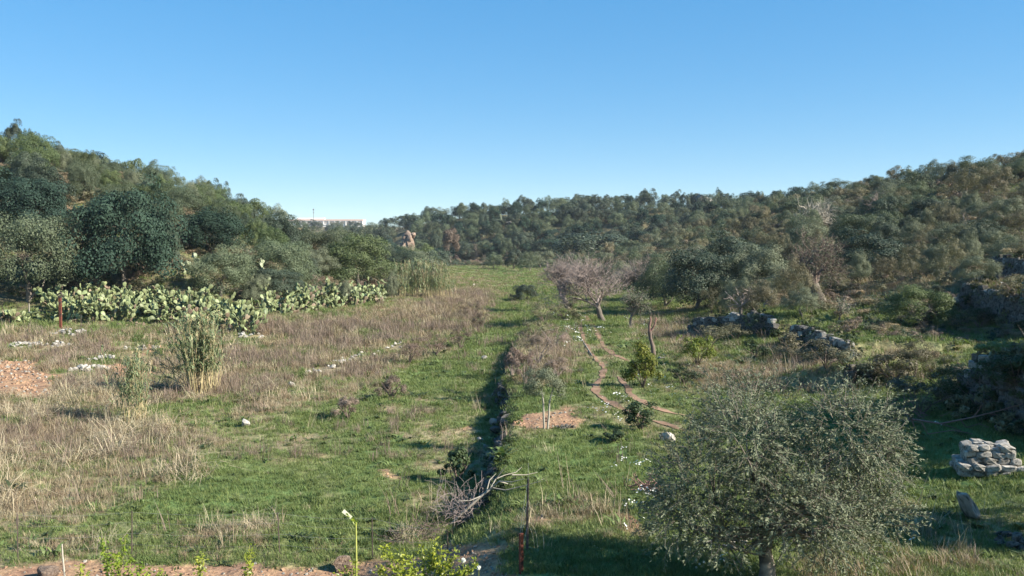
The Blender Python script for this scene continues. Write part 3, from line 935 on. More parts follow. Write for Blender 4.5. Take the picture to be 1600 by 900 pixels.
def pads_of(rng, n_base, n_max, H, spread=.5, size=.42):
    """list of matrices for the pads of one plant"""
    out = []; front = []
    for _ in range(n_base):
        a = rng.uniform(0, 6.28); rr_ = spread * math.sqrt(rng.random())
        d = Vector((rng.normal() * .6, rng.normal() * .6, 1)).normalized()
        front.append((Vector((rr_ * math.cos(a), rr_ * math.sin(a), -.08)), d, 0))
    while front and len(out) < n_max:
        p, d, lev = front.pop(int(rng.integers(0, len(front))) if len(out) > n_base else 0)
        L = size * rng.uniform(.75, 1.15)
        az = rng.uniform(0, 6.28)
        q = d.to_track_quat('Z', 'Y') @ Euler((0, 0, az)).to_quaternion()
        out.append(Matrix.LocRotScale(p, q, Vector((L, L, L))))
        tip = p + d * L * .93
        if tip.z < H:
            for _ in range(int(rng.integers(1, 4))):
                side = q @ Vector((rng.choice([-1, 1]) * rng.uniform(.1, .8), rng.normal() * .25, 0))
                nd = (d + side * 1.25 + Vector((rng.normal() * .2, rng.normal() * .2, .2))).normalized()
                if nd.z > -.05:
                    front.append((p + d * L * rng.uniform(.78, .95) + side * L * .28, nd, lev + 1))
    return out


def prickly_pear(p, label, group, seed, n_max=48, H=1.6, spread=1.0, size=.37, far=False, name='prickly_pear'):
    rng = rg(seed)
    mats = pads_of(rng, max(4, n_max // 8), n_max, H, spread, size)
    if far:
        b = MB()
        for mtx in mats:
            s = PADS[int(rng.integers(0, 4))]
            R3 = np.array(mtx)
            off = b.n
            for v, f in zip(s.v[:1], s.f[:1]):
                b.add(v @ R3[:3, :3].T + R3[:3, 3], f)
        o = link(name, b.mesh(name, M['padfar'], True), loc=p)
        return tag(o, label, 'cactus', group)
    o = thing(name, label, 'cactus', p, 0, group)
    for mtx in mats:
        c = link('pad', (PAD_DRY if rng.random() < (.22 if mtx.translation.z < .5 else .05) else PAD_ME)[int(rng.integers(0, 4))], o)
        c.matrix_local = mtx
    return o


def pp_row(pts, n, rows, group, phrase, seed, H, n_max):
    """plants along a pixel polyline of their feet, labelled by their order"""
    P = np.array(pts, float)
    L = np.concatenate([[0], np.cumsum(np.hypot(*(P[1:] - P[:-1]).T))])
    rng = rg(seed)
    w = ['first', 'second', 'third', 'fourth', 'fifth', 'sixth', 'seventh', 'eighth', 'ninth', 'tenth', 'eleventh', 'twelfth']
    for r_ in range(rows):
        for k in range(n):
            t = (k + .5 + rng.uniform(-.25, .25) + .4 * (r_ % 2)) / n * L[-1]
            g = unproj(np.interp(t, L, P[:, 0]), np.interp(t, L, P[:, 1]))
            d = Vector((g.x, g.y, 0)).normalized()
            g = g + d * (1.6 * r_ + rng.uniform(-.5, .5)); g.z = zat(g.x, g.y)
            rowp = ['front row', 'middle row', 'back row'][r_ if rows == 3 else 2 * r_]
            prickly_pear(g, f'prickly pear, {w[k]} from left in {rowp} of {phrase}', group, seed * 50 + r_ * 20 + k, int(n_max * rng.uniform(.7, 1.25)), H * rng.uniform(.5, 1.2) * (.75 + .25 * r_))
            OCC_PP.append((g.x, g.y, 1.0))


OCC_PP = []
pp_row([(85, 500), (150, 497), (240, 498), (320, 510), (400, 520)], 10, 3, 'prickly pears of the left hedge', 'the long left hedge', 31, 3.0, 84)
pp_row([(100, 474), (200, 474), (330, 480)], 6, 1, 'prickly pears behind the left hedge', 'a rear hedge below the carob', 37, 2.2, 56)
pp_row([(2, 505), (52, 503)], 3, 1, 'prickly pears at the left edge', 'the leftmost low clump', 33, 1.2, 40)
pp_row([(425, 492), (480, 488), (540, 478), (590, 472)], 7, 3, 'prickly pears of the middle thicket', 'the middle thicket', 34, 3.7, 88)
pp_row([(600, 464), (625, 462), (692, 452)], 4, 1, 'prickly pears by the far reed bed', 'the clump by the reed bed', 35, 3.4, 70)
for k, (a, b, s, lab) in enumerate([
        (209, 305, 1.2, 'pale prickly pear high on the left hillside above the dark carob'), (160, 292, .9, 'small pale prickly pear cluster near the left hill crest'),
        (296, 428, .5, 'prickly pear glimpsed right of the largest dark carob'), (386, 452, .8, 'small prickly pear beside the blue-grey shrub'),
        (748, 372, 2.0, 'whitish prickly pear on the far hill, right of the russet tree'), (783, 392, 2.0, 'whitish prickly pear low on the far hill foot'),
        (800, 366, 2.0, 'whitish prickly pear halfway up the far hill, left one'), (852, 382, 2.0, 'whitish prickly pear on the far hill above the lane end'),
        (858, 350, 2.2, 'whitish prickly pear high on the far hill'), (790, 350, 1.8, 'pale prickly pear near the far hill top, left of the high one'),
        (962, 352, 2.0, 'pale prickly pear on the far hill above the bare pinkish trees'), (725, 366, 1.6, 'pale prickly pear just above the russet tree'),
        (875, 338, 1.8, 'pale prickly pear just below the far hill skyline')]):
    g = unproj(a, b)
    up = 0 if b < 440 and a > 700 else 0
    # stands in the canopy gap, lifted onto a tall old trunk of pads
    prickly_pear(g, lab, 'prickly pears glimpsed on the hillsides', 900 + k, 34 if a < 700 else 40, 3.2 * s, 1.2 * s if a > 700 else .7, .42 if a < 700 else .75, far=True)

# ------------------------------------------------------------------ reeds
def reed_mesh(seed, h=3.0, dry=False, nleaf=16, curve=.25):
    r_ = rg(seed); b = MB()
    d = np.array([r_.normal() * .06, r_.normal() * .06, 1.0]); pts = [np.zeros(3)]
    bend = unit(np.array([r_.normal(), r_.normal(), 0])) * curve
    for i in range(7):
        d = unit(d + bend * .12); pts.append(pts[-1] + d * h / 7)
    b.tube(pts, np.linspace(.016, .006, 8), 4, 0)
    P = np.array(pts)
    for k in range(nleaf):
        f = r_.uniform(.32, 1.0); p = np.array([np.interp(f * 7, range(8), P[:, i]) for i in range(3)])
        a = r_.uniform(0, 6.28); o = np.array([math.cos(a), math.sin(a), 0]); L = r_.uniform(.35, .65)
        w = r_.uniform(.020, .036); s = np.cross(o, [0, 0, 1])
        q1 = p + o * L * .22 + np.array([0, 0, L * .48]); q2 = p + o * L * .48 + np.array([0, 0, L * .62]); q3 = p + o * L * .85 + np.array([0, 0, L * .45])
        b.add([p - s * w * .4, p + s * w * .4, q1 + s * w, q1 - s * w, q2 + s * w * .8, q2 - s * w * .8, q3], [(0, 1, 2, 3), (3, 2, 4, 5)], 1)
        b.add([q2 + s * w * .8, q3, q2 - s * w * .8], [(0, 1, 2)], 1)
    if r_.random() < .5:
        q = P[-1]
        n = 26
        b.leaves(q + r_.normal(size=(n, 3)) * [.035, .035, .14] + [0, 0, .12], r_.normal(size=(n, 3)), np.tile([0.1, 0, 1], (n, 1)) + r_.normal(size=(n, 3)) * .3, .13, .02, 0)
    return b.mesh('reed_stalk', [M['reedstem'], M['reedleaf'] if not dry else M['straw']])


REED = [reed_mesh(60 + i, 3.0, False, 13, .12) for i in range(6)]
REED_DRY = [reed_mesh(80 + i, 2.4, True, 7, .1) for i in range(3)]


def reed_clump(p, n, H, rad, label, seed, lean=.22):
    rng = random.Random(seed)
    o = thing('reed_clump', label, 'reeds', p)
    for k in range(n):
        a = rng.uniform(0, 6.28); q = rad * math.sqrt(rng.random())
        s = H / 3.0 * rng.uniform(.6, 1.05)
        x, y = q * math.cos(a), q * math.sin(a)
        z = zat(p.x + x, p.y + y) - p.z - .05
        dryk = rng.random() < .12
        link('reed_stalk', rng.choice(REED_DRY if dryk else REED), o, (x, y, z), (rng.gauss(0, .05) - y / rad * lean * .6, rng.gauss(0, .05) + x / rad * lean, rng.uniform(0, 6.28)), (s, s, s))
    return o


g = unproj(316, 612)
rc = reed_clump(g, 110, 3.0, .68, 'tall green reed clump standing in the dry grass, the larger one', 1, .22)
for k in range(7):     # stalks bent over to the left
    rng = random.Random(k + 50)
    link('reed_stalk', REED[k % 6], rc, (-.3, -.3 + .15 * k, .1), (rng.uniform(-.2, .2), -1.15 + .07 * k, rng.uniform(-.3, .3)), (.75, .75, .75))
g = unproj(205, 660)
reed_clump(g, 48, 2.4, .5, 'smaller grey-green reed clump left of and nearer than the tall one', 2, .25)
g = unproj(655, 466)
for k, (dx, lab) in enumerate([(-1.2, 'left part of the far reed bed at the wood foot'), (.6, 'middle part of the far reed bed at the wood foot'), (2.2, 'right part of the far reed bed near the lane')]):
    q = Vector((g.x + dx, g.y + .3 * k, 0)); q.z = zat(q.x, q.y)
    reed_clump(q, 64, 3.7, 1.4, lab, 3 + k, .15)

# ------------------------------------------------------------------ stones and rocks
def rock_mb(seed, sub=2, rough=.22, flat=1.0, ang=.0):
    """a lumpy stone of about unit size"""
    r_ = rg(seed)
    t = (1 + 5 ** .5) / 2
    V = [(-1, t, 0), (1, t, 0), (-1, -t, 0), (1, -t, 0), (0, -1, t), (0, 1, t), (0, -1, -t), (0, 1, -t), (t, 0, -1), (t, 0, 1), (-t, 0, -1), (-t, 0, 1)]
    V = [np.array(v) / np.linalg.norm(v) for v in V]
    Fc = [(0, 11, 5), (0, 5, 1), (0, 1, 7), (0, 7, 10), (0, 10, 11), (1, 5, 9), (5, 11, 4), (11, 10, 2), (10, 7, 6), (7, 1, 8), (3, 9, 4), (3, 4, 2), (3, 2, 6), (3, 6, 8), (3, 8, 9), (4, 9, 5), (2, 4, 11), (6, 2, 10), (8, 6, 7), (9, 8, 1)]
    for _ in range(sub - 1):
        mid = {}; nf = []

        def md(a, b):
            k = (min(a, b), max(a, b))
            if k not in mid:
                v = V[a] + V[b]; V.append(v / np.linalg.norm(v)); mid[k] = len(V) - 1
            return mid[k]
        for a, b, c in Fc:
            x, y, z = md(a, b), md(b, c), md(c, a)
            nf += [(a, x, z), (b, y, x), (c, z, y), (x, y, z)]
        Fc = nf
    V = np.array(V)
    for _ in range(13):       # broken planes
        n = unit(r_.normal(size=3)); d = r_.uniform(.48, .78)
        k = V @ n - d
        V = V - np.outer(np.clip(k, 0, None), n)
    V = V * (1 + rough * .3 * r_.normal(size=(len(V), 1)).clip(-1, 1) * .5) * 1.35
    V = V * np.array([1, r_.uniform(.7, 1), flat * r_.uniform(.6, .85)]) * .5
    b = MB(); b.add(V, Fc)
    return b


def block_mb(seed, sub=2):
    b = rock_mb(seed, sub, .0)
    r_ = rg(seed + 9)
    V = b.v[0] / np.abs(b.v[0]).max(0)
    V = unit(V)
    V = np.sign(V) * np.abs(V) ** .45
    V = V / np.abs(V).max(0) * np.array([.62, .42, .36]) + .025 * r_.normal(size=V.shape)
    V = V + .12 * r_.normal(size=3) * (V[:, [1, 2, 0]])
    b.v[0] = V
    return b


BLOCKS = [block_mb(330 + i) for i in range(6)]
ROCKS = [rock_mb(300 + i) for i in range(7)]


def rock_set(mat):
    return [r.mesh('stone', M[mat]) for r in ROCKS]


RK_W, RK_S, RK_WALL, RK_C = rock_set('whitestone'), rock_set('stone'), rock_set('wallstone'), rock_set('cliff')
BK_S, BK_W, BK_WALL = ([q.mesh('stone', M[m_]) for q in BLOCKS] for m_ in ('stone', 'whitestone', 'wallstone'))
rnd = random.Random(5)


def stone(p, s, label, mats=None, group=None, flat=1.0, name='stone', cat='stone'):
    o = link(name, rnd.choice(mats or RK_W), loc=(p.x, p.y, p.z + s * .22 * flat), rot=(rnd.uniform(-.3, .3), rnd.uniform(-.3, .3), rnd.uniform(0, 6.28)), scl=(s, s * rnd.uniform(.7, 1), s * flat))
    return tag(o, label, cat, group)


HEAPS = []


def heap(px, py, w, d, n, smin, smax, label, mats, name='rubble_heap', hump=.25):
    """a heap of loose stones: each stone a part"""
    p = unproj(px, py); k = math.hypot(p.x, p.y) / F
    o = thing(name, label, 'rubble', p)
    HEAPS.append((p.x, p.y)); HEAPS.append((p.x - w * k * .33, p.y)); HEAPS.append((p.x + w * k * .33, p.y))
    HEAPS.append((p.x, p.y - .9)); HEAPS.append((p.x, p.y - 1.8))
    smin, smax = smin * 1.05, smax * 1.05
    for i in range(n):
        a = rnd.uniform(0, 6.28); q = math.sqrt(rnd.random())
        x, y = q * math.cos(a) * w * k / 2, q * math.sin(a) * d / 2
        s = rnd.uniform(smin, smax)
        z = zat(p.x + x, p.y + y) - p.z + s * .08 + hump * (1 - q) * rnd.random()
        link('stone', rnd.choice(mats), o, (x, y, z), (rnd.uniform(-.5, .5), rnd.uniform(-.5, .5), rnd.uniform(0, 6.28)), (s, s * rnd.uniform(.7, 1), s * rnd.uniform(.7, 1)))
    return o


heap(42, 540, 46, 1.6, 34, .14, .38, 'pale rubble heap at the far left edge above the red soil', RK_W)
heap(92, 540, 40, 1.2, 24, .12, .32, 'pale rubble heap just right of the leftmost heap', RK_W)
heap(112, 520, 60, 1.6, 26, .15, .40, 'white stones around the foot of the rusty post', RK_W)
heap(140, 578, 50, 1.6, 22, .15, .42, 'cluster of white stones on red soil, left bank', RK_W)
heap(165, 562, 50, 1.4, 20, .12, .34, 'white stones scattered behind the cluster on red soil', RK_W)
heap(225, 545, 60, 1.4, 16, .12, .3, 'loose stones in brown grass between red soil and prickly pears', RK_S)
heap(205, 507, 50, 1.4, 18, .15, .35, 'pinkish stones at the foot of the prickly pear hedge', RK_C)
heap(390, 525, 46, 2.0, 16, .15, .4, 'white stones at the right end of the left hedge', RK_W)
# low broken line of pale stones on the bank
ln = [(487, 584), (512, 577), (545, 562), (580, 554), (612, 545), (626, 536)]
o = thing('stone_line', 'broken line of small white stones crossing the dry grass bank', 'stones', unproj(545, 562))
P = np.array(ln, float)
for i in range(28):
    t = rnd.random() * (len(ln) - 1)
    g = unproj(np.interp(t, range(len(ln)), P[:, 0]) + rnd.gauss(0, 3), np.interp(t, range(len(ln)), P[:, 1]) + rnd.gauss(0, 2))
    s = rnd.uniform(.12, .3); HEAPS.append((g.x, g.y - .3))
    link('stone', rnd.choice(RK_W), o, (g.x - o.location.x, g.y - o.location.y, g.z - o.location.z + .1), (rnd.uniform(-.4, .4), rnd.uniform(-.4, .4), rnd.uniform(0, 6.28)), (s, s, s * .8))
stone(unproj(384, 667), .4, 'single bright white stone in the grass left of the lane', RK_W)
stone(unproj(1045, 690), .42, 'white stone touching the left edge of the olive crown', RK_W)
stone(unproj(456, 604), .35, 'small pale stone in the dry grass below the stone line', RK_W)
stone(unproj(757, 562), .34, 'pale stone on the lip of the ditch beside the dry bush', RK_S)
stone(unproj(776, 618), .32, 'small pale stone on the ditch edge left of the sapling', RK_W)
stone(unproj(772, 664), .36, 'bright white stone on the ditch edge below the sapling', RK_W)
stone(unproj(752, 690), .25, 'small white stone at the ditch side, lowest one', RK_W)
stone(unproj(758, 700), .2, 'tiny white stone beside the lowest ditch stone', RK_W)
stone(unproj(740, 447), .5, 'white stone on the far lane edge', RK_W)
stone(unproj(1034, 563), .35, 'pale stone at the foot of the yellow-green bush', RK_S)
stone(unproj(537, 890), .42, 'rounded brown boulder on the bare earth at the bottom edge', RK_C, flat=1.1, name='boulder', cat='boulder')
stone(unproj(72, 902), .5, 'low pinkish boulder at the bottom left edge', RK_C, flat=.8, name='boulder', cat='boulder')
g = unproj(1514, 812)
o = link('leaning_stone', rock_mb(391, 3, .12).mesh('leaning_stone', M['stone']), loc=g + Vector((0, 0, .24)), rot=(.1, -.6, .35), scl=(.2, .42, .95))
tag(o, 'grey slab stone leaning in the shade, lower right', 'stone')
heap(1150, 852, 90, .5, 22, .09, .2, 'row of small grey-white stones by the olive trunk', RK_S)
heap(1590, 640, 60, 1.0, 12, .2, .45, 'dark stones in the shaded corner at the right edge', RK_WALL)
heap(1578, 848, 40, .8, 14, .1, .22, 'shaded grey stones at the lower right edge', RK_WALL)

# ruined square pier of stones
g = unproj(1538, 738)
o = thing('ruined_pillar', 'squat ruined block of pale mortared stones on the terrace', 'ruin', g, -.25)
o.scale = (.92, .92, .8)
for lay in range(5):
    wx, wy, z0 = ((1.16, .80, .08 + lay * .17) if lay < 2 else (.88, .56, .08 + lay * .165))
    for j in range(3):
        x0 = -wx / 2 - rnd.random() * .1
        while x0 < wx / 2:
            l_ = rnd.uniform(.2, .36)
            if (j in (0, 2) or lay in (1, 4) or x0 < -wx / 2 + .15 or x0 + l_ > wx / 2 - .1) and not (lay == 4 and rnd.random() < .3):
                link('stone', rnd.choice(BK_S if rnd.random() < .65 else BK_W), o, (x0 + l_ / 2, (j / 2 - .5) * wy + rnd.gauss(0, .02), z0 + rnd.gauss(0, .01)), (rnd.gauss(0, .07), rnd.gauss(0, .07), rnd.gauss(0, .12)), (l_ * .85, .30, .24))
            x0 += l_
b = MB(); b.box((0, 0, .14), (1.18, .84, .34)); b.box((0, 0, .48), (.9, .62, .5)); link('core', b.mesh('core', M['stone']), o)

# dry-stone walls of the terraces
WL = ['dry-stone terrace wall topped with pale stones below the snag, right of centre', 'broken dry-stone wall continuing right from the snag wall', 'short dark ruined wall corner above the olive crown',
      'dark dry-stone terrace wall at the right edge, lower one', 'dark dry-stone terrace wall at the right edge, upper one', 'tall shaded terrace wall at the right edge behind the vine branch']
for (pts, h, back), lab in zip(_w, WL):
    P = np.array(pts); L = np.concatenate([[0], np.cumsum(np.hypot(*(P[1:] - P[:-1]).T))])
    o = thing('dry_stone_wall', lab, 'wall', Vector((P[0][0], P[0][1], zat(*P[0]))))
    t = .3
    nst = 0
    while t < L[-1] - .3:
        x = np.interp(t, L, P[:, 0]); y = np.interp(t, L, P[:, 1])
        x2 = np.interp(t + .1, L, P[:, 0]); y2 = np.interp(t + .1, L, P[:, 1])
        ang = math.atan2(y2 - y, x2 - x)
        nx, ny = -math.sin(ang), math.cos(ang)
        zb = zat(x - nx * .25, y - ny * .25); zt = zat(x + nx * .4, y + ny * .4)
        z = zb + .06; row = 0
        while z < zt + rnd.uniform(0, .18):
            s = rnd.uniform(.26, .44)
            top = z > zt - .2
            q = (x + nx * (.03 + .12 * (z - zb)) - o.location.x, y + ny * (.03 + .12 * (z - zb)) - o.location.y, z - o.location.z)
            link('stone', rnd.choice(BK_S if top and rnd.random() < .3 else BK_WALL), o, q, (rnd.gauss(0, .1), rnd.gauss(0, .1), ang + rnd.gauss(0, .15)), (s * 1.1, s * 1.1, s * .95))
            z += s * .55; row += 1
        t += rnd.uniform(.24, .36)

# dark stones and earth holding the bench above the ditch
o = thing('ditch_wall', 'dark crumbling stone edging along the ditch beside the grass lane', 'wall', Vector((float(ditch_x(25.)), 25, zat(float(ditch_x(25.)) - .5, 25))))
yv = 18.5
while yv < 50:
    xd = float(ditch_x(yv) + 0.45 * fbm(np.array([yv * .3]), np.array([yv * .03]), 5)[0])
    for k in range(3):
        s = rnd.uniform(.18, .36)
        xx_ = xd - .16 + .12 * k + rnd.gauss(0, .04)
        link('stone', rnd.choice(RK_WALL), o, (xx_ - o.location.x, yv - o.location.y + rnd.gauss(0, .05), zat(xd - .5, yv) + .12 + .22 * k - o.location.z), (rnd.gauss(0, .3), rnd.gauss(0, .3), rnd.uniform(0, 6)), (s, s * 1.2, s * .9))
    yv += rnd.uniform(.3, .5)

# rock outcrop at the valley bend, and the boulder on the crest
g = unproj(636, 408)
k = g.y / F
o = thing('rock_outcrop', 'orange-cream rock outcrop rising between the two woods', 'rock', g)
link('rock', rock_mb(396, 3, .2).mesh('rock', M['cliff']), o, (0, 1.2, 15 * k), (0, .05, .3), (17 * k, 13 * k, 60 * k))
for (dx, dy, w, h) in [(0, 0, 26, 20), (-5, 8, 20, 20), (5, 10, 20, 22), (0, 18, 20, 20), (-7, 22, 13, 16), (5, 26, 16, 18), (-2, 30, 15, 18), (4, 36, 14, 16), (-4, 38, 10, 12), (1, 41, 12, 10), (8, 40, 16, 9), (7, 20, 10, 10), (-9, 12, 10, 12)]:
    link('rock', rnd.choice(RK_C), o, (dx * k, rnd.uniform(-.8, .8), dy * k), (rnd.gauss(0, .25), rnd.gauss(0, .25), rnd.uniform(0, 6.28)), (w * k * .85, w * k * .8, h * k * 1.25))
ii = int(np.argmin(abs(th - math.atan2(290, F)))); jj = int(np.argmax(EL[ii] * (rr < 420)))
o = link('crest_boulder', rock_mb(395, 3, .1).mesh('crest_boulder', M['stone']), loc=(GX[ii, jj], GY[ii, jj] - 6, GZ[ii, jj] + 2.2), rot=(.15, .1, .9), scl=(9, 7, 7.5))
tag(o, 'pale rounded boulder on the skyline among dark trees', 'boulder')
for (a, b_, w) in [(880, 336, 24), (998, 342, 20), (795, 350, 14)]:
    g = unproj(a, b_)
    stone(g, w * g.y / F, 'pale rock ledge showing on the far hill at ' + {880: 'the middle', 998: 'the right', 795: 'the left'}[a], RK_S, flat=.5, name='rock_ledge', cat='rock')

# ------------------------------------------------------------------ distant building
D = 900.0; k = D / F
zb = at_depth(500, 356, D).z
bl = thing('distant_building', 'long low white building with pinkish roof band on the skyline', 'building', Vector((at_depth(506, 350, D).x, D, zb)))
W = 122 * k
b = MB(); b.box((0, 8, 3.7), (W, 16, 7.4)); link('wall', b.mesh('wall', M['plaster']), bl)
b = MB(); b.box((0, 7.8, 8.2), (W + 1.2, 17, 1.6)); rf = link('roof', b.mesh('roof', M['pinkplaster']), bl)
b = MB(); b.box((-W * .18, 9, 9.9), (W * .35, 8, 1.6)); link('roof_parapet', b.mesh('roof_parapet', M['plaster']), rf)
wm = MB(); wm.box((0, 0, 0), (3.4, .3, 1.5)); wme = wm.mesh('window', M['window'])
for i in range(14):
    link('window', wme, bl, ((i + .5) / 14 * W - W / 2, -.1, 5.6))
pm = MB(); pm.box((0, 0, 0), (.8, .8, 7.2)); pme = pm.mesh('pillar', M['plaster'])
for i in range(15):
    link('pillar', pme, bl, (i / 14 * W - W / 2, -.35, 3.6))
an = thing('distant_annex', 'small white annex in front of the long distant building', 'building', Vector((at_depth(502, 356, 860).x, 855, at_depth(502, 358, 860).z)))
b = MB(); b.box((0, 4, 2), (22, 8, 4)); link('wall', b.mesh('wall', M['plaster']), an)
b = MB(); b.box((0, 4, 4.2), (23, 9, .5)); link('roof', b.mesh('roof', M['plaster']), an)
wm = MB(); wm.box((0, 0, 0), (2.2, .3, 1.3)); wme2 = wm.mesh('window', M['window'])
for i in range(4):
    link('window', wme2, an, (-8 + i * 5.2, -.1, 2.2))
b = MB(); b.tube([(0, 0, 0), (0, 0, 13)], [.35, .2], 6); b.box((0, 0, 11.5), (1.6, .6, 1.2)); b.box((0, 0, 8.5), (1.4, .5, .8))
ms = link('mast', b.mesh('mast', M['wire']), loc=at_depth(490, 345, 890)); tag(ms, 'thin antenna mast rising above the distant building', 'mast')

# ------------------------------------------------------------------ bare and special trees
def bare_tree(px, py, h_px, label, seed, name='bare_tree', lev=6, spec=None, mat='twig', barkm='bark', r0=.055, L0=.26, lean=(0, 0, 1), wide=1.0, leaves=0):
    p = unproj(px, py); H = h_px * math.hypot(p.x, p.y) / F
    o = thing(name, label, 'tree', p, 0)
    r_ = rg(seed); tips = []
    sp = dict(wob=.2, up=.03, taper=.7, n=(3, 4), spread=.85, len=.74, lev=lev)
    sp.update(spec or {})
    b = MB(); d = unit(np.array(lean, float)); pts = [np.array([0, 0, -.05])]
    for i in range(5):
        d = unit(d + r_.normal(size=3) * .14); pts.append(pts[-1] + d * L0 / 5)
    b.tube(pts, np.linspace(r0 * 1.35, r0 * .85, 6), 9)
    t = b.mesh('trunk', M[barkm], True)
    c = MB()
    for k in range(4):
        s = unit(r_.normal(size=3) * [1, 1, .2]); nd = unit(d + s * .85)
        grow(c, r_, pts[-1], nd, L0 * .95, r0 * .5, lev - 1, sp, 0, tips)
    V = np.concatenate(c.v); hz = V[:, 2].max()
    cm = c.mesh('branches', M[mat], False)
    s = H / hz
    link('trunk', t, o, (0, 0, 0), None, (s * wide, s * wide, s))
    link('branches', cm, o, (0, 0, 0), None, (s * wide, s * wide, s))
    if leaves:
        b = MB(); q = V[r_.choice(len(V), leaves)] + r_.normal(size=(leaves, 3)) * .03
        b.leaves(q, r_.normal(size=q.shape) + [0, 0, .5], r_.normal(size=q.shape), .12 / s, .04 / s)
        link('leaves', b.mesh('leaves', M['olive']), o, (0, 0, 0), None, (s * wide, s * wide, s))
    return o


THIN = dict(taper=.6, len=.80, n=(3, 4), wob=.2, rmin=.0015, up=.09, spread=.7)
bare_tree(889, 484, 96, 'bare pinkish-grey tree with thick pale trunk, left of the pair', 1, lean=(-.2, 0, 1), r0=.036, lev=6, wide=1.05, barkm='olivebark', spec=THIN)
bare_tree(944, 502, 112, 'larger bare pinkish-grey tree with slanting double trunk, right of the pair', 5, lean=(-.25, 0, 1), r0=.030, lev=6, wide=1.25, spec=THIN)
bare_tree(985, 513, 70, 'thin small bare olive with sparse leaves right of the bare pair', 9, lean=(.1, 0, 1), r0=.03, lev=5, leaves=3000, name='thin_olive')
bare_tree(1000, 470, 80, 'third bare pinkish tree behind the pair, merging with the green', 12, lean=(.2, 0, 1), r0=.022, lev=6, wide=1.4, spec=THIN)
bare_tree(1284, 476, 118, 'gnarled hollow olive trunk with bare spreading upper branches', 15, name='gnarled_olive', lean=(-.08, 0, 1), r0=.085, L0=.42, lev=6, barkm='bark', wide=.95, leaves=2500, spec=dict(spread=.8, taper=.55, len=.72, rmin=.0022), mat='darktwig')
bare_tree(1162, 500, 52, 'broken snag with leaning bare stems above the terrace wall', 18, name='snag', lean=(-.3, 0, 1), r0=.07, L0=.6, lev=3, barkm='olivebark')
bare_tree(1310, 505, 38, 'spindly small bare sapling right below the gnarled olive', 21, name='bare_sapling', r0=.03, lev=4, leaves=500)
bare_tree(1440, 513, 48, 'thin bare stems in front of the broad low green bush', 22, name='bare_sapling', r0=.03, lev=4)
bare_tree(1085, 440, 60, 'pale dead branches among the green right of the bare trees', 23, name='dead_tree', r0=.04, lev=5, mat='paletwig')
bare_tree(1260, 380, 75, 'dead pale limbs standing above the scrub, right hillside', 24, name='dead_tree', r0=.04, lev=5, mat='paletwig')
bare_tree(1360, 350, 55, 'grey leafless tree high on the right slope', 25, name='bare_tree', r0=.035, lev=5)
# bulk of the hollow olive trunk
g = unproj(1284, 476)
o = link('olive_bole', None, loc=g) if False else None

# pruned stump
p = unproj(1018, 556); H = 62 * p.y / F
o = thing('pruned_stump', 'small pruned dead tree with two stubby forks by the path', 'stump', p)
b = MB(); b.tube([(.12, 0, -.05), (.05, 0, H * .25), (-.06, 0, H * .45), (-.1, 0, H * .62)], [.13, .1, .085, .1], 8)
link('trunk', b.mesh('trunk', M['darktwig'], True), o)
for pts, r in [([(-.1, 0, H * .6), (-.12, 0, H * .76), (-.06, 0, H * .9), (-.08, .02, H)], .07), ([(-.08, 0, H * .6), (.06, -.02, H * .72), (.16, -.02, H * .82), (.2, 0, H * .98)], .055), ([(.14, 0, H * .8), (.26, 0, H * .95)], .03), ([(-.1, 0, H * .75), (-.2, 0, H * .85)], .03)]:
    b = MB(); b.tube(pts, np.linspace(r, r * .6, len(pts)), 7); link('branch', b.mesh('branch', M['redtwig'], True), o)

# small wispy shrub of leaves on stems
def leafy_bush(px, py, w, h, label, name, mat, n, seed, ll, lw, cat='bush', stem='darktwig', zones=None):
    p = unproj(px, py); k = math.hypot(p.x, p.y) / F
    R, H = w * k / 2, h * k
    o = thing(name, label, cat, p)
    r_ = rg(seed)
    b = MB(); tips = []
    for i in range(9):
        a = r_.uniform(0, 6.28)
        e = np.array([R * .75 * math.cos(a), R * .75 * math.sin(a), H * r_.uniform(.5, .95)])
        b.tube([(0, 0, -.04), e * [.3, .3, .45] + r_.normal(size=3) * .04, e], [.022, .015, .006], 5)
    link('stems', b.mesh('stems', M[stem]), o)
    c = crown_mb(r_, 22, n, ll / R, lw / R, .8, crad=(.2, .44), spiky=.38, core=.8) if mat == 'yellowbush' else crown_mb(r_, 17, n, ll / R, lw / R, .8, crad=(.16, .48), spiky=.5, core=1.0)
    link('foliage', c.mesh('foliage', M[mat]), o, (0, 0, .02), None, (R, R, H / 1.5))
    return o


leafy_bush(1005, 606, 64, 58, 'bright yellow-green leafy bush beside the earth track', 'yellow_green_bush', 'yellowbush', 3600, 1, .09, .05)
leafy_bush(1090, 574, 58, 48, 'duller yellow-green bush behind the bright one, up the slope', 'yellow_green_bush', 'yellowbush', 2600, 2, .09, .045)
leafy_bush(716, 752, 50, 44, 'dark leafy ivy-like bush at the near end of the ditch', 'ivy_bush', 'darkweed', 1500, 3, .08, .06)
leafy_bush(612, 622, 44, 34, 'round bronze dry bush on the edge of the green lane', 'dry_bush', 'purpledry', 2600, 4, .10, .02)
leafy_bush(545, 655, 44, 34, 'dark purplish dry bush at the dry grass corner', 'dry_bush', 'purpledry', 2400, 5, .10, .02)
for i, (a, b_, w, h) in enumerate([(640, 568, 50, 34), (680, 556, 50, 34), (720, 545, 44, 30), (748, 520, 34, 28), (738, 500, 40, 30)]):
    leafy_bush(a, b_, w, h, 'rust-brown dry bush on the bank edge, ' + ['leftmost of five', 'second of five from left', 'third of five from left', 'fourth of five, nearest the lane', 'farthest of five up the bank'][i], 'dry_bush', 'brownleaf', 2600, 30 + i, .10, .018)
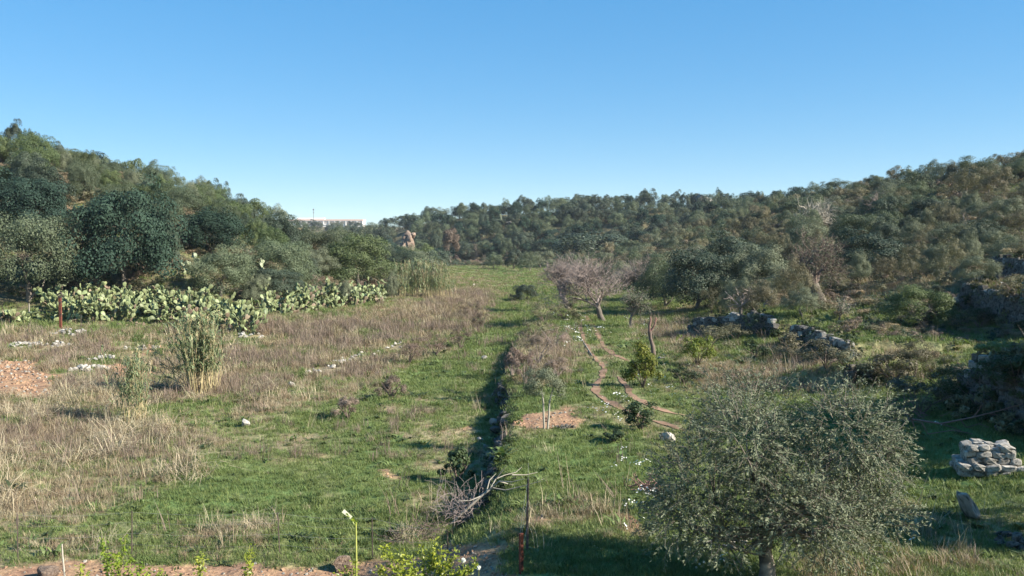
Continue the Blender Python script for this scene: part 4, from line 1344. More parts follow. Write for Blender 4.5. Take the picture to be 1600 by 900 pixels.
for i, (a, b_, w, h) in enumerate([(820, 600, 50, 50), (840, 570, 60, 48), (865, 545, 60, 38), (800, 590, 34, 40), (870, 590, 50, 30)]):
    leafy_bush(a, b_, w, h, 'pale feathery dry bush on the ditch bank, ' + ['nearest the sapling', 'tallest in the middle', 'farthest up the bank', 'on the ditch lip', 'nearest the track'][i], 'feathery_bush', 'purpledry', 3200, 50 + i, .12, .012, stem='twig')
for i, (a, b_, w, h) in enumerate([(850, 505, 60, 30), (880, 500, 40, 26), (835, 525, 40, 22)]):
    leafy_bush(a, b_, w, h, 'dark grey-green low bush on the lane bank, ' + ['middle one', 'nearest the bare tree', 'nearest the feathery dry bushes'][i], 'low_bush', 'scrub', 2800, 60 + i, .10, .03)
for i, (a, b_, w, h, m_) in enumerate([(1190, 524, 60, 26, 'darkweed'), (1150, 530, 60, 22, 'scrub'), (1240, 560, 70, 34, 'scrub'), (1330, 588, 70, 36, 'scrub'), (1395, 600, 80, 44, 'scrub'), (1070, 600, 60, 24, 'darkweed'), (1180, 560, 50, 26, 'darkweed'), (1530, 512, 70, 26, 'darkweed'), (1590, 470, 60, 30, 'scrub'), (1560, 560, 70, 24, 'greenweed'), (1440, 470, 50, 22, 'scrub'), (1480, 620, 80, 40, 'darkweed'), (1000, 672, 60, 34, 'darkweed'), (960, 690, 40, 16, 'darkweed'), (1440, 648, 110, 50, 'scrub'), (1530, 640, 110, 60, 'darkweed'), (1590, 610, 100, 50, 'darkweed'), (1290, 575, 80, 36, 'scrub'), (1110, 545, 70, 34, 'scrub')]):  # dark bushes at the tall wall are added to deepen the shadow there
    leafy_bush(a, b_, w, h, ['dark bramble against the snag wall', 'brown scrub at the left end of the snag wall', 'brown scrub in front of the broken wall', 'brown scrub at the ruined wall corner', 'brown-grey scrub right of the ruined wall corner', 'dark bush behind the duller yellow-green bush', 'dark bush on the grass below the snag wall', 'dark bramble on the lower right terrace wall', 'brown scrub on the upper right terrace wall', 'green bush at the right edge below the terrace walls', 'brown scrub on the brown grass strip', 'dark bush at the edge of the big shadow', 'dark bush at the left of the olive crown', 'low dark clump between the track and the olive', 'brown bramble mound left of the tall shaded wall', 'dark bramble mound added against the tall shaded wall to deepen its shade', 'dark bush added on top of the tall shaded wall to darken the shadow', 'brown scrub below the broken wall end', 'brown scrub right behind the duller yellow-green bush'][i], 'scrub_bush', m_, 2600, 70 + i, .09, .04)

# ------------------------------------------------------------------ young olive on bare soil
p = unproj(852, 670); k = p.y / F; H = 86 * k
o = thing('olive_sapling', 'young two-stemmed olive sapling on a patch of dug red soil', 'tree', p)
for dx in (-.05, .1):
    b = MB(); b.tube([(dx * .6, 0, -.05), (dx, 0, H * .25), (dx * 1.2, 0, H * .5), (dx * 2.2, 0, H * .75)], [.035, .03, .025, .012], 7)
    link('stem', b.mesh('stem', M['paletwig'], True), o)
c = crown_mb(rg(77), 26, 7000, .085, .024, .75, crad=(.25, .5), spiky=.5)
link('crown', c.mesh('crown', M['olive']), o, (.02, 0, H * .42), None, (.72, .62, .45 * H))
heap(886, 668, 34, .5, 14, .07, .18, 'dark clods of dug earth at the right of the sapling', RK_WALL, name='clod_heap', hump=.08)

# ------------------------------------------------------------------ the big olive in front
g = unproj(1200, 898)
p = at_depth(1198, 905, 12.9); p.z = zat(p.x, p.y)
o = thing('olive_tree', 'large grey-green olive tree in the right foreground with full twin-lobed crown', 'tree', p)
kk = p.y / F
r_ = rg(11)
crown_c = at_depth(1225, 735, 12.9) - p
b = MB()
b.tube([(0, 0, -.15), (.01, 0, .25), (-.03, .02, .5), (.02, .02, .75), (.05, 0, 1.0)], [.15, .115, .10, .10, .075], 10)
link('trunk', b.mesh('trunk', M['olivebark'], True), o)
lb = MB(); tips = []
sp = dict(wob=.16, up=.05, taper=.7, n=(3, 4), spread=.6, len=.75, lev=4)
lobes = [(-1.15, .0, 2.15, .95), (-.55, -.5, 2.6, .9), (-.35, .5, 2.65, .95), (.55, .2, 2.4, .85), (1.15, -.1, 2.65, .95), (1.35, .3, 1.75, .8), (.2, -.5, 1.9, .9), (-1.0, -.4, 1.55, .75), (.8, -.5, 1.6, .8), (-.4, .1, 1.6, .8), (1.75, .0, 2.1, .55), (-1.6, .1, 1.6, .5)]
lobes = [(a_ * .9 + .06, b_, c_ * .97 - .42 + (.16 if a_ > .9 or -1 < a_ < -.3 else -.14), d_ * (.82 if i_ % 2 else .98)) for i_, (a_, b_, c_, d_) in enumerate(lobes)] + [(-1.35, -.3, 1.1, .6), (1.5, -.2, 1.15, .6), (.5, -.8, 1.2, .6)]
for lx, ly, lz, lr in lobes:
    e = np.array([lx, ly, lz]) * .82; s0 = np.array([.02, 0, .78 + .1 * r_.random()])
    m1 = s0 * .5 + e * .5 + r_.normal(size=3) * .08
    lb.tube([s0, m1, e], [.055, .038, .02], 6)
    for q in range(5):
        d = unit(r_.normal(size=3) + [0, 0, .5]); lb.tube([e, e + d * lr * .5, e + d * lr * .85 + r_.normal(size=3) * .05], [.015, .009, .004], 4)
        d2 = unit(r_.normal(size=3) + [0, 0, .2]); lb.tube([m1, m1 + d2 * .3, m1 + d2 * .55], [.014, .009, .004], 4)
link('limbs', lb.mesh('limbs', M['bark'], True), o)
tw = MB(); lf = MB()
Lp, Ln, Lt = [], [], []
NT = 3500
for i in range(NT):
    lx, ly, lz, lr = lobes[int(r_.choice(len(lobes), p=(lambda w: w / w.sum())(np.array([q[3] for q in lobes]) ** 2)))]
    d = unit(r_.normal(size=3) + np.array([lx * .25, ly * .2, .35]))
    st = np.array([lx, ly, lz]) * [1, 1, 1] + d * lr * r_.uniform(.2, .75) ** .8 * (1.25 if r_.random() < .12 else 1)
    dd = unit(d + r_.normal(size=3) * .45 + [0, 0, .15]); L = r_.uniform(.25, .48)
    pts = [st]
    st[2] = max(st[2], .62)
    for s_ in range(3):
        dd = unit(dd + r_.normal(size=3) * .15 + [0, 0, -.08]); pts.append(pts[-1] + dd * L / 3)
    if i % 2 == 0:
        tw.tube(pts, [.005, .004, .003, .002], 3, cap=False)
    P4 = np.array(pts); n = 18
    f = r_.uniform(.1, 1, n) * 3
    pos = np.stack([np.interp(f, range(4), P4[:, a]) for a in range(3)], 1)
    side = unit(np.cross(np.tile(dd, (n, 1)), r_.normal(size=(n, 3))))
    t = unit(side * .8 + dd * .8)
    Lp.append(pos + t * .028); Lt.append(t); Ln.append(unit(np.cross(t, np.cross(t, side) + r_.normal(size=(n, 3)) * .7) + [0, 0, .5]))
Lp, Ln, Lt = map(np.concatenate, (Lp, Ln, Lt))
sz = r_.uniform(.75, 1.25, len(Lp))
lf.leaves(Lp, Ln, Lt, 0.062 * sz, .0155 * sz)
link('twigs', tw.mesh('twigs', M['bark']), o)
link('crown', lf.mesh('crown', M['olive']), o)

# ------------------------------------------------------------------ fence, posts, stakes
b = MB()
fp = [at_depth(815, 940, 13.3), at_depth(826, 915, 14.2)]
p = fp[0]; p.z = zat(p.x, p.y)
o = thing('rusty_post', 'rusty red angle-iron fence post at the bottom centre edge', 'post', p, .35)
ht = at_depth(822, 832, 13.3).z - p.z
b.box((0, .022, ht / 2 - .1), (.075, .012, ht + .2)); link('flange', b.mesh('flange', M['rust']), o)
b = MB(); b.box((-.032, -.016, ht / 2 - .1), (.012, .064, ht + .2)); link('web', b.mesh('web', M['rust']), o)
p2 = at_depth(824, 880, 14.4); p2.z = zat(p2.x, p2.y)
ht2 = at_depth(823, 747, 14.4).z - p2.z
o = thing('iron_post', 'tall thin dark iron post right behind the rusty red post', 'post', p2)
b = MB(); b.tube([(0, 0, -.2), (.0, 0, ht2 * .5), (.012, 0, ht2)], [.024, .022, .02], 6); link('shaft', b.mesh('shaft', M['darkiron']), o)
b = MB(); b.tube([(.012, 0, ht2 - .03), (.014, 0, ht2 + .28)], [.004, .003], 4); link('wire_tip', b.mesh('wire_tip', M['wire']), o)

FPX = [(28, 878, 78), (206, 868, 72), (437, 868, 70), (582, 872, 66), (700, 866, 40)]
fo = thing('wire_fence', 'thin wire mesh fence on slim dark posts across the front of the field', 'fence', unproj(437, 868))
tops = []
pm = MB(); pm.tube([(0, 0, -.1), (0, 0, 1)], [.012, .011], 5)
pme = pm.mesh('post', M['darkiron'])
for (a, b_, h) in FPX:
    g = unproj(a, b_); hh = h * g.y / F
    link('post', pme, fo, g - fo.location, (rnd.gauss(0, .02), rnd.gauss(0, .03), 0), (1, 1, hh))
    tops.append((g - fo.location, hh))
for lev in (.25, .5, .75, .97):
    b = MB()
    pts = []
    for i in range(len(tops) - 1):
        (g0, h0), (g1, h1) = tops[i], tops[i + 1]
        for q in range(5):
            u = q / 5
            pts.append(g0.lerp(g1, u) + Vector((0, 0, (h0 * (1 - u) + h1 * u) * lev - .05 * math.sin(math.pi * u))))
    pts.append(tops[-1][0] + Vector((0, 0, tops[-1][1] * lev)))
    b.tube(pts, .0016, 3); link('wire', b.mesh('wire', M['wire']), fo)
# side fence wires between the two iron posts
o = thing('side_wires', 'slack fence wires running from the rusty post to the dark post', 'wire', fp[0])
for lev in (.35, .7, .95):
    b = MB(); e = p2 - fp[0]
    b.tube([(-.03, 0, ht * lev), (e.x * .5 - .02, e.y * .5, e.z * .5 + (ht * .5 + ht2 * .5) * lev - .02), (e.x, e.y, e.z + ht2 * lev)], .0025, 4)
    link('wire', b.mesh('wire', M['wire']), o)

# rusty post on the left bank
p = unproj(95, 513); k = p.y / F
o = thing('rusty_post', 'red rusty post with dark bird-like top by the prickly pears', 'post', p)
b = MB(); b.box((0, 0, 46 * k / 2), (.15, .14, 46 * k + .2)); link('shaft', b.mesh('shaft', M['rust']), o)
b = MB(); b.box((0, 0, 46 * k + .16), (.22, .2, .14)); b.tube([(-.2, 0, 46 * k + .25), (.05, 0, 46 * k + .42), (.2, 0, 46 * k + .2)], [.05, .07, .04], 6); link('cap', b.mesh('cap', M['darkiron']), o)
p = unproj(127, 525); k = p.y / F
b = MB(); b.tube([(0, 0, -.1), (0, 0, 1.0), (.02, 0, 34 * k)], [.025, .02, .018], 6)
tag(link('iron_stake', b.mesh('iron_stake', M['darkiron']), loc=p), 'thin dark stake right of the rusty post on the left bank', 'stake')
p = unproj(46, 500); k = p.y / F
b = MB(); b.tube([(0, 0, -.1), (0, 0, .6), (.01, 0, 26 * k)], [.05, .045, .04], 6)
tag(link('white_stake', b.mesh('white_stake', M['paletwig']), loc=p), 'pale stake under the spreading wild olive at the left', 'stake')
# pole lying on the terrace
g0, g1 = unproj(1196, 462), unproj(1226, 470)
b = MB(); b.tube([(0, 0, .25), tuple((g1 - g0) * .5 + Vector((0, 0, .3))), tuple(g1 - g0 + Vector((0, 0, .2)))], .05, 6)
tag(link('pale_pole', b.mesh('pale_pole', M['paletwig']), loc=g0), 'pale pole lying left of the gnarled hollow olive', 'pole')
# pale long stick lying by the left rut
g0, g1 = unproj(908, 530), unproj(929, 564)
b = MB(); b.tube([(0, 0, .06), tuple((g1 - g0) * .5 + Vector((0, 0, .06))), tuple(g1 - g0 + Vector((0, 0, .06)))], .03, 6)
tag(link('pale_stick', b.mesh('pale_stick', M['paletwig']), loc=g0), 'long straight pale stick lying left of the track', 'stick')

# ------------------------------------------------------------------ young citrus and stakes at the front edge
def shoots(px, py, dep, tops, nleaf, label, name='citrus_sapling', seed=0, mat='citrus', ll=.072, lw=.038, flowers=0, bushy=.10):
    """a leafy plant given by the tops of its shoots (pixels) at one distance"""
    p = at_depth(px, py, dep); p.z = zat(p.x, p.y)
    o = thing(name, label, 'sapling', p)
    r_ = rg(seed + 700)
    b = MB(); Lp, Ln, Lt = [], [], []
    for (tx, ty) in tops:
        e = np.array(at_depth(tx, ty, dep + r_.normal() * .12) - p)
        m1 = e * [.55, .6, .5] + r_.normal(size=3) * .03
        pts = np.array([(0, 0, -.05), m1, e])
        b.tube(pts, [.013, .009, .004], 5)
        n = int(nleaf * 2.8 * (1.0 + .2 * r_.normal()))
        f = np.sqrt(r_.uniform(.08, 1, n)) * 2
        pos = np.stack([np.interp(f, range(3), pts[:, a]) for a in range(3)], 1)
        s = unit(r_.normal(size=(n, 3)) + [0, 0, .45])
        pos = pos + s * r_.uniform(.02, bushy, n)[:, None]
        Lp.append(pos); Lt.append(s); Ln.append(unit(r_.normal(size=(n, 3)) * .6 + [.25, -.2, .8]))
    link('stems', b.mesh('stems', M['stakegreen']), o)
    Lp, Ln, Lt = map(np.concatenate, (Lp, Ln, Lt))
    c = MB(); sz = r_.uniform(.6, 1.2, len(Lp)); c.leaves(Lp, Ln, Lt, ll * sz, lw * sz, fold=.18)
    link('foliage', c.mesh('foliage', M[mat]), o)
    return o


shoots(185, 925, 13.6, [(160, 845), (197, 838), (180, 868), (205, 872), (170, 880), (220, 885)], 36, 'young yellow-green citrus with two tall shoots at the bottom left', seed=1)
shoots(313, 925, 13.5, [(315, 866), (310, 880)], 30, 'single slim yellow-green citrus shoot at the bottom edge', seed=2)
shoots(386, 925, 13.6, [(390, 850), (385, 872), (392, 862)], 22, 'slim citrus shoot right of the single slim one', seed=3)
shoots(126, 930, 13.5, [(126, 884), (135, 895)], 22, 'tiny citrus tuft at the bottom left of the two-shoot one', seed=4)
shoots(550, 930, 13.5, [(553, 878), (540, 890), (525, 895)], 22, 'low citrus tuft below the green stake', seed=5)
shoots(660, 935, 13.2, [(600, 858), (625, 868), (640, 878), (660, 855), (680, 852), (690, 862), (700, 878), (615, 885), (650, 890), (710, 870), (730, 890), (675, 872), (720, 895), (590, 890), (745, 882)], 46, 'bushy yellow-green citrus sapling at the bottom edge, the largest one', seed=6, bushy=.14)
shoots(240, 930, 13.5, [(232, 888), (250, 892)], 20, 'low citrus tuft right of the two-shoot citrus', seed=8)
shoots(270, 935, 13.5, [(275, 895), (258, 893)], 16, 'faint low tuft at the bottom between citrus saplings', seed=9, mat='greenweed')


def rose(px, py, dep, s, label):
    p = at_depth(px, py, dep)
    o = thing('white_rose', label, 'flower', Vector((p.x, p.y, zat(p.x, p.y))))
    h = p.z - o.location.z
    b = MB(); b.tube([(.02, .02, -.03), (0, .01, h * .5), (0, 0, h)], [.006, .005, .004], 4); link('stem', b.mesh('stem', M['stakegreen']), o)
    r_ = rg(int(px)); n = 26
    d = unit(r_.normal(size=(n, 3)) + [0, -.4, .5])
    b = MB(); b.leaves(np.array([0, 0, h]) + d * s * .32, unit(d + r_.normal(size=(n, 3)) * .4), r_.normal(size=(n, 3)), s * .7, s * .6, fold=-.15)
    link('petals', b.mesh('petals', M['petal']), o)


rose(724, 876, 13.1, .085, 'white rose bloom right of the bushy citrus')
rose(748, 888, 13.0, .085, 'second cream-white rose bloom, lower and further right')

# green stake with a pale folded leaf
p = at_depth(556, 895, 14.4); p.z = zat(p.x, p.y)
o = thing('grafted_shoot', 'upright green stem with pale broken leaf tip and tag', 'sapling', p)
e = at_depth(556, 815, 14.4) - p
b = MB(); b.tube([(0, 0, -.05), (e.x * .4 + .01, 0, e.z * .5), tuple(e)], [.022, .018, .014], 7); link('stem', b.mesh('stem', M['stakegreen'], True), o)
q0 = e; q1 = at_depth(536, 798, 14.4) - p
ax_ = np.array(q1 - q0); sd_ = np.cross([.75, -.55, .35], ax_); sd_ = sd_ / np.linalg.norm(sd_) * .042
b = MB(); A0 = np.array(q0)
b.add([A0 + ax_ * .35 - sd_ * .8, A0 + ax_ * .35 + sd_ * .8, A0 + ax_ + sd_ * .9, A0 + ax_ - sd_ * .9, A0 + ax_ * .35 + np.array([.0, .012, 0]), A0 + ax_ + np.array([0, .012, 0])], [(0, 1, 2, 3)])
link('tag', b.mesh('tag', M['paleleaf']), o)
b = MB(); r_ = rg(5); n = 14
b.leaves(A0 + np.outer(r_.uniform(-.1, .7, n), ax_) + r_.normal(size=(n, 3)) * .02, r_.normal(size=(n, 3)) + [0, -.5, .8], np.tile(ax_, (n, 1)) + r_.normal(size=(n, 3)) * .08, .10, .035)
link('leaf', b.mesh('leaf', M['citrus']), o)
# dry stake at bottom left
p = at_depth(101, 905, 14.2); p.z = zat(p.x, p.y)
b = MB(); e = at_depth(97, 850, 14.2) - p
b.tube([(0, 0, -.05), (.01, 0, e.z * .35), (e.x + .02, 0, e.z * .8), tuple(e)], [.026, .016, .013, .009], 7); b.tube([(.01, 0, e.z * .35), (-.03, -.03, -.02)], [.02, .03], 6)
tag(link('dry_stake', b.mesh('dry_stake', M['paletwig'], True), loc=p), 'bent pale dry stake at the bottom left edge', 'stake')

# ------------------------------------------------------------------ fallen branch, brambles, twig heaps, vine
def twigs(px, py, w, h, n, label, name, mat, seed, cat='brush', up=.5, thick=.006, curl=.35):
    p = unproj(px, py); k = math.hypot(p.x, p.y) / F; W_, H_ = w * k, h * k
    r_ = rg(seed); b = MB()
    for i in range(n):
        st = np.array([r_.normal() * W_ * .25, r_.normal() * W_ * .2, r_.uniform(0, H_ * .3)])
        d = unit(r_.normal(size=3) + [0, 0, up]); L = r_.uniform(.5, 1.0) * max(W_, H_) * .75; pts = [st]
        for s_ in range(5):
            d = unit(d + r_.normal(size=3) * curl + [0, 0, -.06]); pts.append(pts[-1] + d * L / 5)
        pts = np.array(pts); pts[:, 2] = np.clip(pts[:, 2], .0, H_ * 1.1)
        b.tube(pts, np.linspace(thick, thick * .4, 6) * r_.uniform(.7, 1.5), 4, cap=False)
    return tag(link(name, b.mesh(name, M[mat]), loc=p), label, cat)


twigs(722, 815, 80, 95, 150, 'grey tangle of dry bramble twigs at the near end of the ditch', 'bramble_tangle', 'twig', 1, up=.9)
twigs(665, 838, 60, 45, 70, 'low dry brown twigs left of the bramble tangle', 'dry_twigs', 'darktwig', 2, up=.9)
twigs(620, 850, 60, 30, 40, 'sparse dry twigs by the fence post', 'dry_twigs', 'darktwig', 3, up=.5)
twigs(1012, 768, 46, 30, 60, 'small heap of reddish cut branches left of the olive crown', 'branch_heap', 'redtwig', 4, up=.25, thick=.012, curl=.12)
twigs(1310, 640, 60, 40, 50, 'grey bramble stems beneath the ruined wall corner', 'bramble_tangle', 'twig', 5, up=.5)
twigs(1420, 655, 70, 45, 70, 'reddish bare vine tangle at the right of the olive crown', 'vine_tangle', 'redtwig', 6, up=.4)
twigs(260, 612, 60, 34, 40, 'straw-coloured broken canes left of the tall reed clump', 'broken_canes', 'paletwig', 8, up=.1, thick=.012, curl=.06)
# fallen pale branch
dep = 18.3
o = thing('fallen_branch', 'pale bleached branch leaning out of the brambles to the right', 'branch', unproj(693, 842))
base = o.location
main = [(690, 838), (712, 812), (735, 790), (752, 775), (765, 765)]
P = [np.array(at_depth(a, b_, dep) - base) for a, b_ in main]
b = MB(); b.tube(P, [.036, .032, .03, .026, .022], 7); link('limb', b.mesh('limb', M['paletwig'], True), o)
for i, br in enumerate([[(765, 765), (780, 752), (800, 753), (820, 748)], [(765, 765), (775, 748), (790, 742), (806, 738), (815, 730)], [(768, 762), (790, 766), (815, 760), (845, 752)], [(780, 752), (800, 758), (825, 757), (850, 748)], [(775, 748), (785, 735), (792, 727)], [(760, 768), (765, 750), (775, 740)], [(752, 775), (735, 782), (715, 783)], [(800, 742), (822, 742), (840, 738)]]):
    Q = [np.array(at_depth(a, b_, dep + .12 * j * (1 if i % 2 else -1)) - base) for j, (a, b_) in enumerate(br)]
    b = MB(); b.tube(Q, np.linspace(.017, .005, len(Q)), 5); link('branch', b.mesh('branch', M['paletwig'], True), o)
# long vine branch at the right
g = unproj(1475, 680); dep = g.y
o = thing('vine_branch', 'long bare reddish vine branch reaching out at the right edge', 'branch', g)
for i, br in enumerate([[(1425, 655), (1470, 662), (1520, 652), (1560, 642), (1600, 630)], [(1470, 662), (1500, 672), (1480, 690)], [(1440, 660), (1450, 678), (1490, 672), (1520, 678)], [(1545, 646), (1570, 650), (1582, 662)], [(1520, 652), (1530, 640), (1535, 632)], [(1425, 655), (1432, 680), (1438, 700)], [(1500, 655), (1510, 668), (1530, 662), (1545, 668)], [(1425, 650), (1410, 665), (1400, 690)]]):
    Q = [np.array(at_depth(a, b_, dep + .1 * j * (1 if i % 2 else -1)) - g) for j, (a, b_) in enumerate(br)]
    b = MB(); b.tube(Q, np.linspace(.03 if i == 0 else .016, .008, len(Q)), 5); link('branch', b.mesh('branch', M['redtwig'], True), o)

# broad-leaved rosettes
def rosette(px, py, w, n, label, name, seed, mat='greenweed', cat='plant', L0=.34):
    p = unproj(px, py); k = math.hypot(p.x, p.y) / F
    o = thing(name, label, cat, p); r_ = rg(seed)
    lm = MB()
    lm.add([(-.02, 0, 0), (.02, 0, 0), (.07, .35, .22), (-.07, .35, .22), (.06, .75, .26), (-.06, .75, .26), (0, 1.0, .12)], [(0, 1, 2, 3), (3, 2, 4, 5)])
    lm.add([(.06, .75, .26), (0, 1.0, .12), (-.06, .75, .26)], [(0, 1, 2)])
    me = lm.mesh('leaf', M[mat])
    for i in range(n):
        x, y = r_.normal() * w * k * .2, r_.normal() * w * k * .12
        s = L0 * r_.uniform(.6, 1.2)
        link('leaf', me, o, (x, y, zat(p.x + x, p.y + y) - p.z), (r_.uniform(.1, .7), 0, r_.uniform(0, 6.28)), (s * 1.3, s, s))
    return o


rosette(778, 728, 46, 30, 'bright green thistle-like rosette on the ditch bank', 'leafy_rosette', 1, L0=.5)
rosette(868, 790, 80, 70, 'patch of broad green leaves right of the dark post', 'leafy_patch', 2, L0=.26)
rosette(470, 845, 60, 26, 'dark broad-leaved weed left of the green stem', 'weed_patch', 3, 'darkweed', L0=.25)
rosette(615, 838, 60, 30, 'dark broad-leaved weed right of the green stem', 'weed_patch', 4, 'darkweed', L0=.28)
rosette(85, 868, 40, 20, 'green broad-leaved weed near the bent dry stake', 'weed_patch', 5, 'greenweed', L0=.28)
rosette(20, 770, 30, 18, 'green broad-leaved weed at the left picture edge', 'weed_patch', 6, 'darkweed', L0=.4)

# trees out of the picture on the right, whose shade lies on the terrace
for (a, b_, R, H, base, lab) in [(1500, 640, 2.3, 4.4, .6, 'shade tree beyond the right picture edge, nearest one'), (1545, 655, 2.4, 5.0, .8, 'shade tree beyond the right picture edge, middle one'), (1620, 640, 2.8, 5.4, .8, 'shade tree beyond the right picture edge, farthest one'), (1490, 832, 1.0, 3.2, .8, 'shade shrub beyond the lower right corner, left one'), (1590, 836, 1.3, 3.4, .8, 'shade shrub beyond the lower right corner, right one')]:
    g = unproj(a, b_); off = (base + H) / 2 / math.tan(SUN_EL)
    x, y = g.x + off * math.sin(SUN_AZ), g.y + off * math.cos(SUN_AZ)
    build_tree(dict(kind='oak', p=Vector((x, y, zat(x, y))), R=R, H=H, base=base, name='shade_tree', label=lab, cat='tree', group=None), a)

# ------------------------------------------------------------------ grass and herbs (uncountable cover)
def tuft(seed, n, rad, h, w, lean, mat, seg=2, head=0, mat2=None, flat=0.0):
    r_ = rg(seed); b = MB(); V = []; Fq = []; Ft = []
    for i in range(n):
        a = r_.uniform(0, 6.28); q = rad * math.sqrt(r_.random())
        p = np.array([q * math.cos(a), q * math.sin(a), -.02])
        a2 = r_.uniform(0, 6.28); o_ = np.array([math.cos(a2), math.sin(a2), 0]); s = np.cross(o_, [0, 0, 1])
        hh = h * r_.uniform(.5, 1.15); ln = lean * r_.uniform(.2, 1.2) * hh; ww = w * r_.uniform(.7, 1.3)
        m1 = p + np.array([0, 0, hh * .55]) + o_ * ln * .35
        e = p + np.array([0, 0, hh * (1 - flat)]) + o_ * ln
        k = len(V); V += [p - s * ww / 2, p + s * ww / 2, m1 + s * ww * .4, m1 - s * ww * .4, e]
        Fq.append((k, k + 1, k + 2, k + 3)); Ft.append((k + 3, k + 2, k + 4))
    b.add(V, Fq); b.v.append(np.zeros((0, 3))); b.f.append(np.array(Ft)); b.m.append(0)
    return b


def proto(name, b, mats):
    return bpy.data.objects.new(name, b.mesh(name, mats))


def scatter(name, protos, x, y, scl, label, tilt=.12, zoff=0.0, squash=None):
    col_ = bpy.data.collections.new(name + '_kinds')
    for p_ in protos:
        col_.objects.link(p_)
    z = height(x, y) + zoff
    n = len(x); r_ = rg(n)
    me = bpy.data.meshes.new(name)
    me.vertices.add(n); me.vertices.foreach_set('co', np.stack([x, y, z], 1).ravel())
    at = me.attributes.new('rot', 'FLOAT_VECTOR', 'POINT')
    at.data.foreach_set('vector', np.stack([r_.normal(size=n) * tilt, r_.normal(size=n) * tilt, r_.uniform(0, 6.28, n)], 1).ravel())
    at = me.attributes.new('scl', 'FLOAT_VECTOR', 'POINT')
    sc = np.stack([scl, scl, scl * (r_.uniform(.7, 1.25, n))], 1)
    at.data.foreach_set('vector', sc.ravel())
    at = me.attributes.new('kind', 'INT', 'POINT'); at.data.foreach_set('value', r_.integers(0, len(protos), n).astype(np.int32))
    o = link(name, me); tag(o, label, None, kind='stuff')
    ng = bpy.data.node_groups.new(name, 'GeometryNodeTree')
    ng.interface.new_socket('Geometry', in_out='INPUT', socket_type='NodeSocketGeometry')
    ng.interface.new_socket('Geometry', in_out='OUTPUT', socket_type='NodeSocketGeometry')
    N, Lk = ng.nodes.new, ng.links.new
    gi, go = N('NodeGroupInput'), N('NodeGroupOutput')
    ip = N('GeometryNodeInstanceOnPoints'); ci = N('GeometryNodeCollectionInfo')
    ci.inputs['Collection'].default_value = col_
    ci.inputs['Separate Children'].default_value = True; ci.inputs['Reset Children'].default_value = True

    def attr(nm, t):
        a = N('GeometryNodeInputNamedAttribute'); a.data_type = t; a.inputs['Name'].default_value = nm
        return next(s for s in a.outputs if s.enabled and s.name == 'Attribute')
    m2p = N('GeometryNodeMeshToPoints')
    Lk(gi.outputs[0], m2p.inputs[0]); Lk(m2p.outputs[0], ip.inputs['Points']); Lk(ci.outputs[0], ip.inputs['Instance'])
    ip.inputs['Pick Instance'].default_value = True
    Lk(attr('kind', 'INT'), ip.inputs['Instance Index'])
    e2r = N('FunctionNodeEulerToRotation'); Lk(attr('rot', 'FLOAT_VECTOR'), e2r.inputs[0]); Lk(e2r.outputs[0], ip.inputs['Rotation'])
    Lk(attr('scl', 'FLOAT_VECTOR'), ip.inputs['Scale'])
    Lk(ip.outputs[0], go.inputs[0])
    md = o.modifiers.new('scatter', 'NODES'); md.node_group = ng
    return o


def wedge(n, r0, r1, seed, half=34.0):
    """points over the view wedge, density falling with distance"""
    r_ = rg(seed)
    u = r_.random(n); r = r0 * (r1 / r0) ** u            # log-uniform: density ~ 1/r^2
    u2 = r_.random(n); ra = np.sqrt(r0 ** 2 + u2 * (r1 ** 2 - r0 ** 2))
    r = np.where(r_.random(n) < .6, r, ra)
    a = np.radians(r_.uniform(-half, half, n))
    return np.sin(a) * r, np.cos(a) * r, r_


def away(x, y, pts, d):
    ok = np.ones(len(x), bool)
    P = np.asarray(pts)
    for i in range(0, len(P)):
        ok &= (x - P[i, 0]) ** 2 + (y - P[i, 1]) ** 2 > d * d
    return ok


# green grass
x, y, r_ = wedge(95000, 13.0, 120, 1)
c = cover(x, y, height(x, y))
keep = (r_.random(len(x)) < (1 - c['dry']) * 1.1 + .12) & (r_.random(len(x)) > c['soil'] * 1.1) & (r_.random(len(x)) > c['hill'] * .8)
keep &= away(x, y, RUTP[::2], .3)
x, y = x[keep], y[keep]
d = np.hypot(x, y)
scatter('grass', [proto('grass_tuft', tuft(1 + i, 34, .20, .11, .011, .9, 'grass'), M['grass']) for i in range(4)], x, y, np.clip(d / 28, .8, 2.2) * rg(2).uniform(.6, 1.3, len(x)), 'short green grass over the valley floor')
x, y, r_ = wedge(16000, 100, 285, 17, 12)
c = cover(x, y, height(x, y))
keep = (c['hill'] < .5) & (r_.random(len(x)) < .75)
x, y = x[keep], y[keep]
scatter('far_grass', [proto('far_tuft', tuft(11 + i, 30, .35, .16, .03, .9, 'grass'), M['grass'] if i < 3 else M['drygrass']) for i in range(4)], x, y, rg(18).uniform(1.0, 2.4, len(x)), 'grass of the far end of the lane')
# longer dark grass and herbs
x, y, r_ = wedge(26000, 13.0, 110, 3)
c = cover(x, y, height(x, y))
nz = fbm(x * .6, y * .6, 91)
keep = (r_.random(len(x)) < np.clip(.25 + 1.6 * nz + .4 * c['lush'] - .5 * c['dry'], 0, 1)) & (r_.random(len(x)) > c['soil'] * 1.2) & away(x, y, RUTP[::2], .3)
x, y = x[keep], y[keep]; d = np.hypot(x, y)
scatter('green_herbs', [proto('herb_tuft', tuft(21 + i, 26, .16, .17, .024, 1.1, 'greenweed'), M['greenweed']) for i in range(3)], x, y, np.clip(d / 30, .7, 1.8) * rg(4).uniform(.5, 1.2, len(x)), 'patches of taller green herbs in the grass')
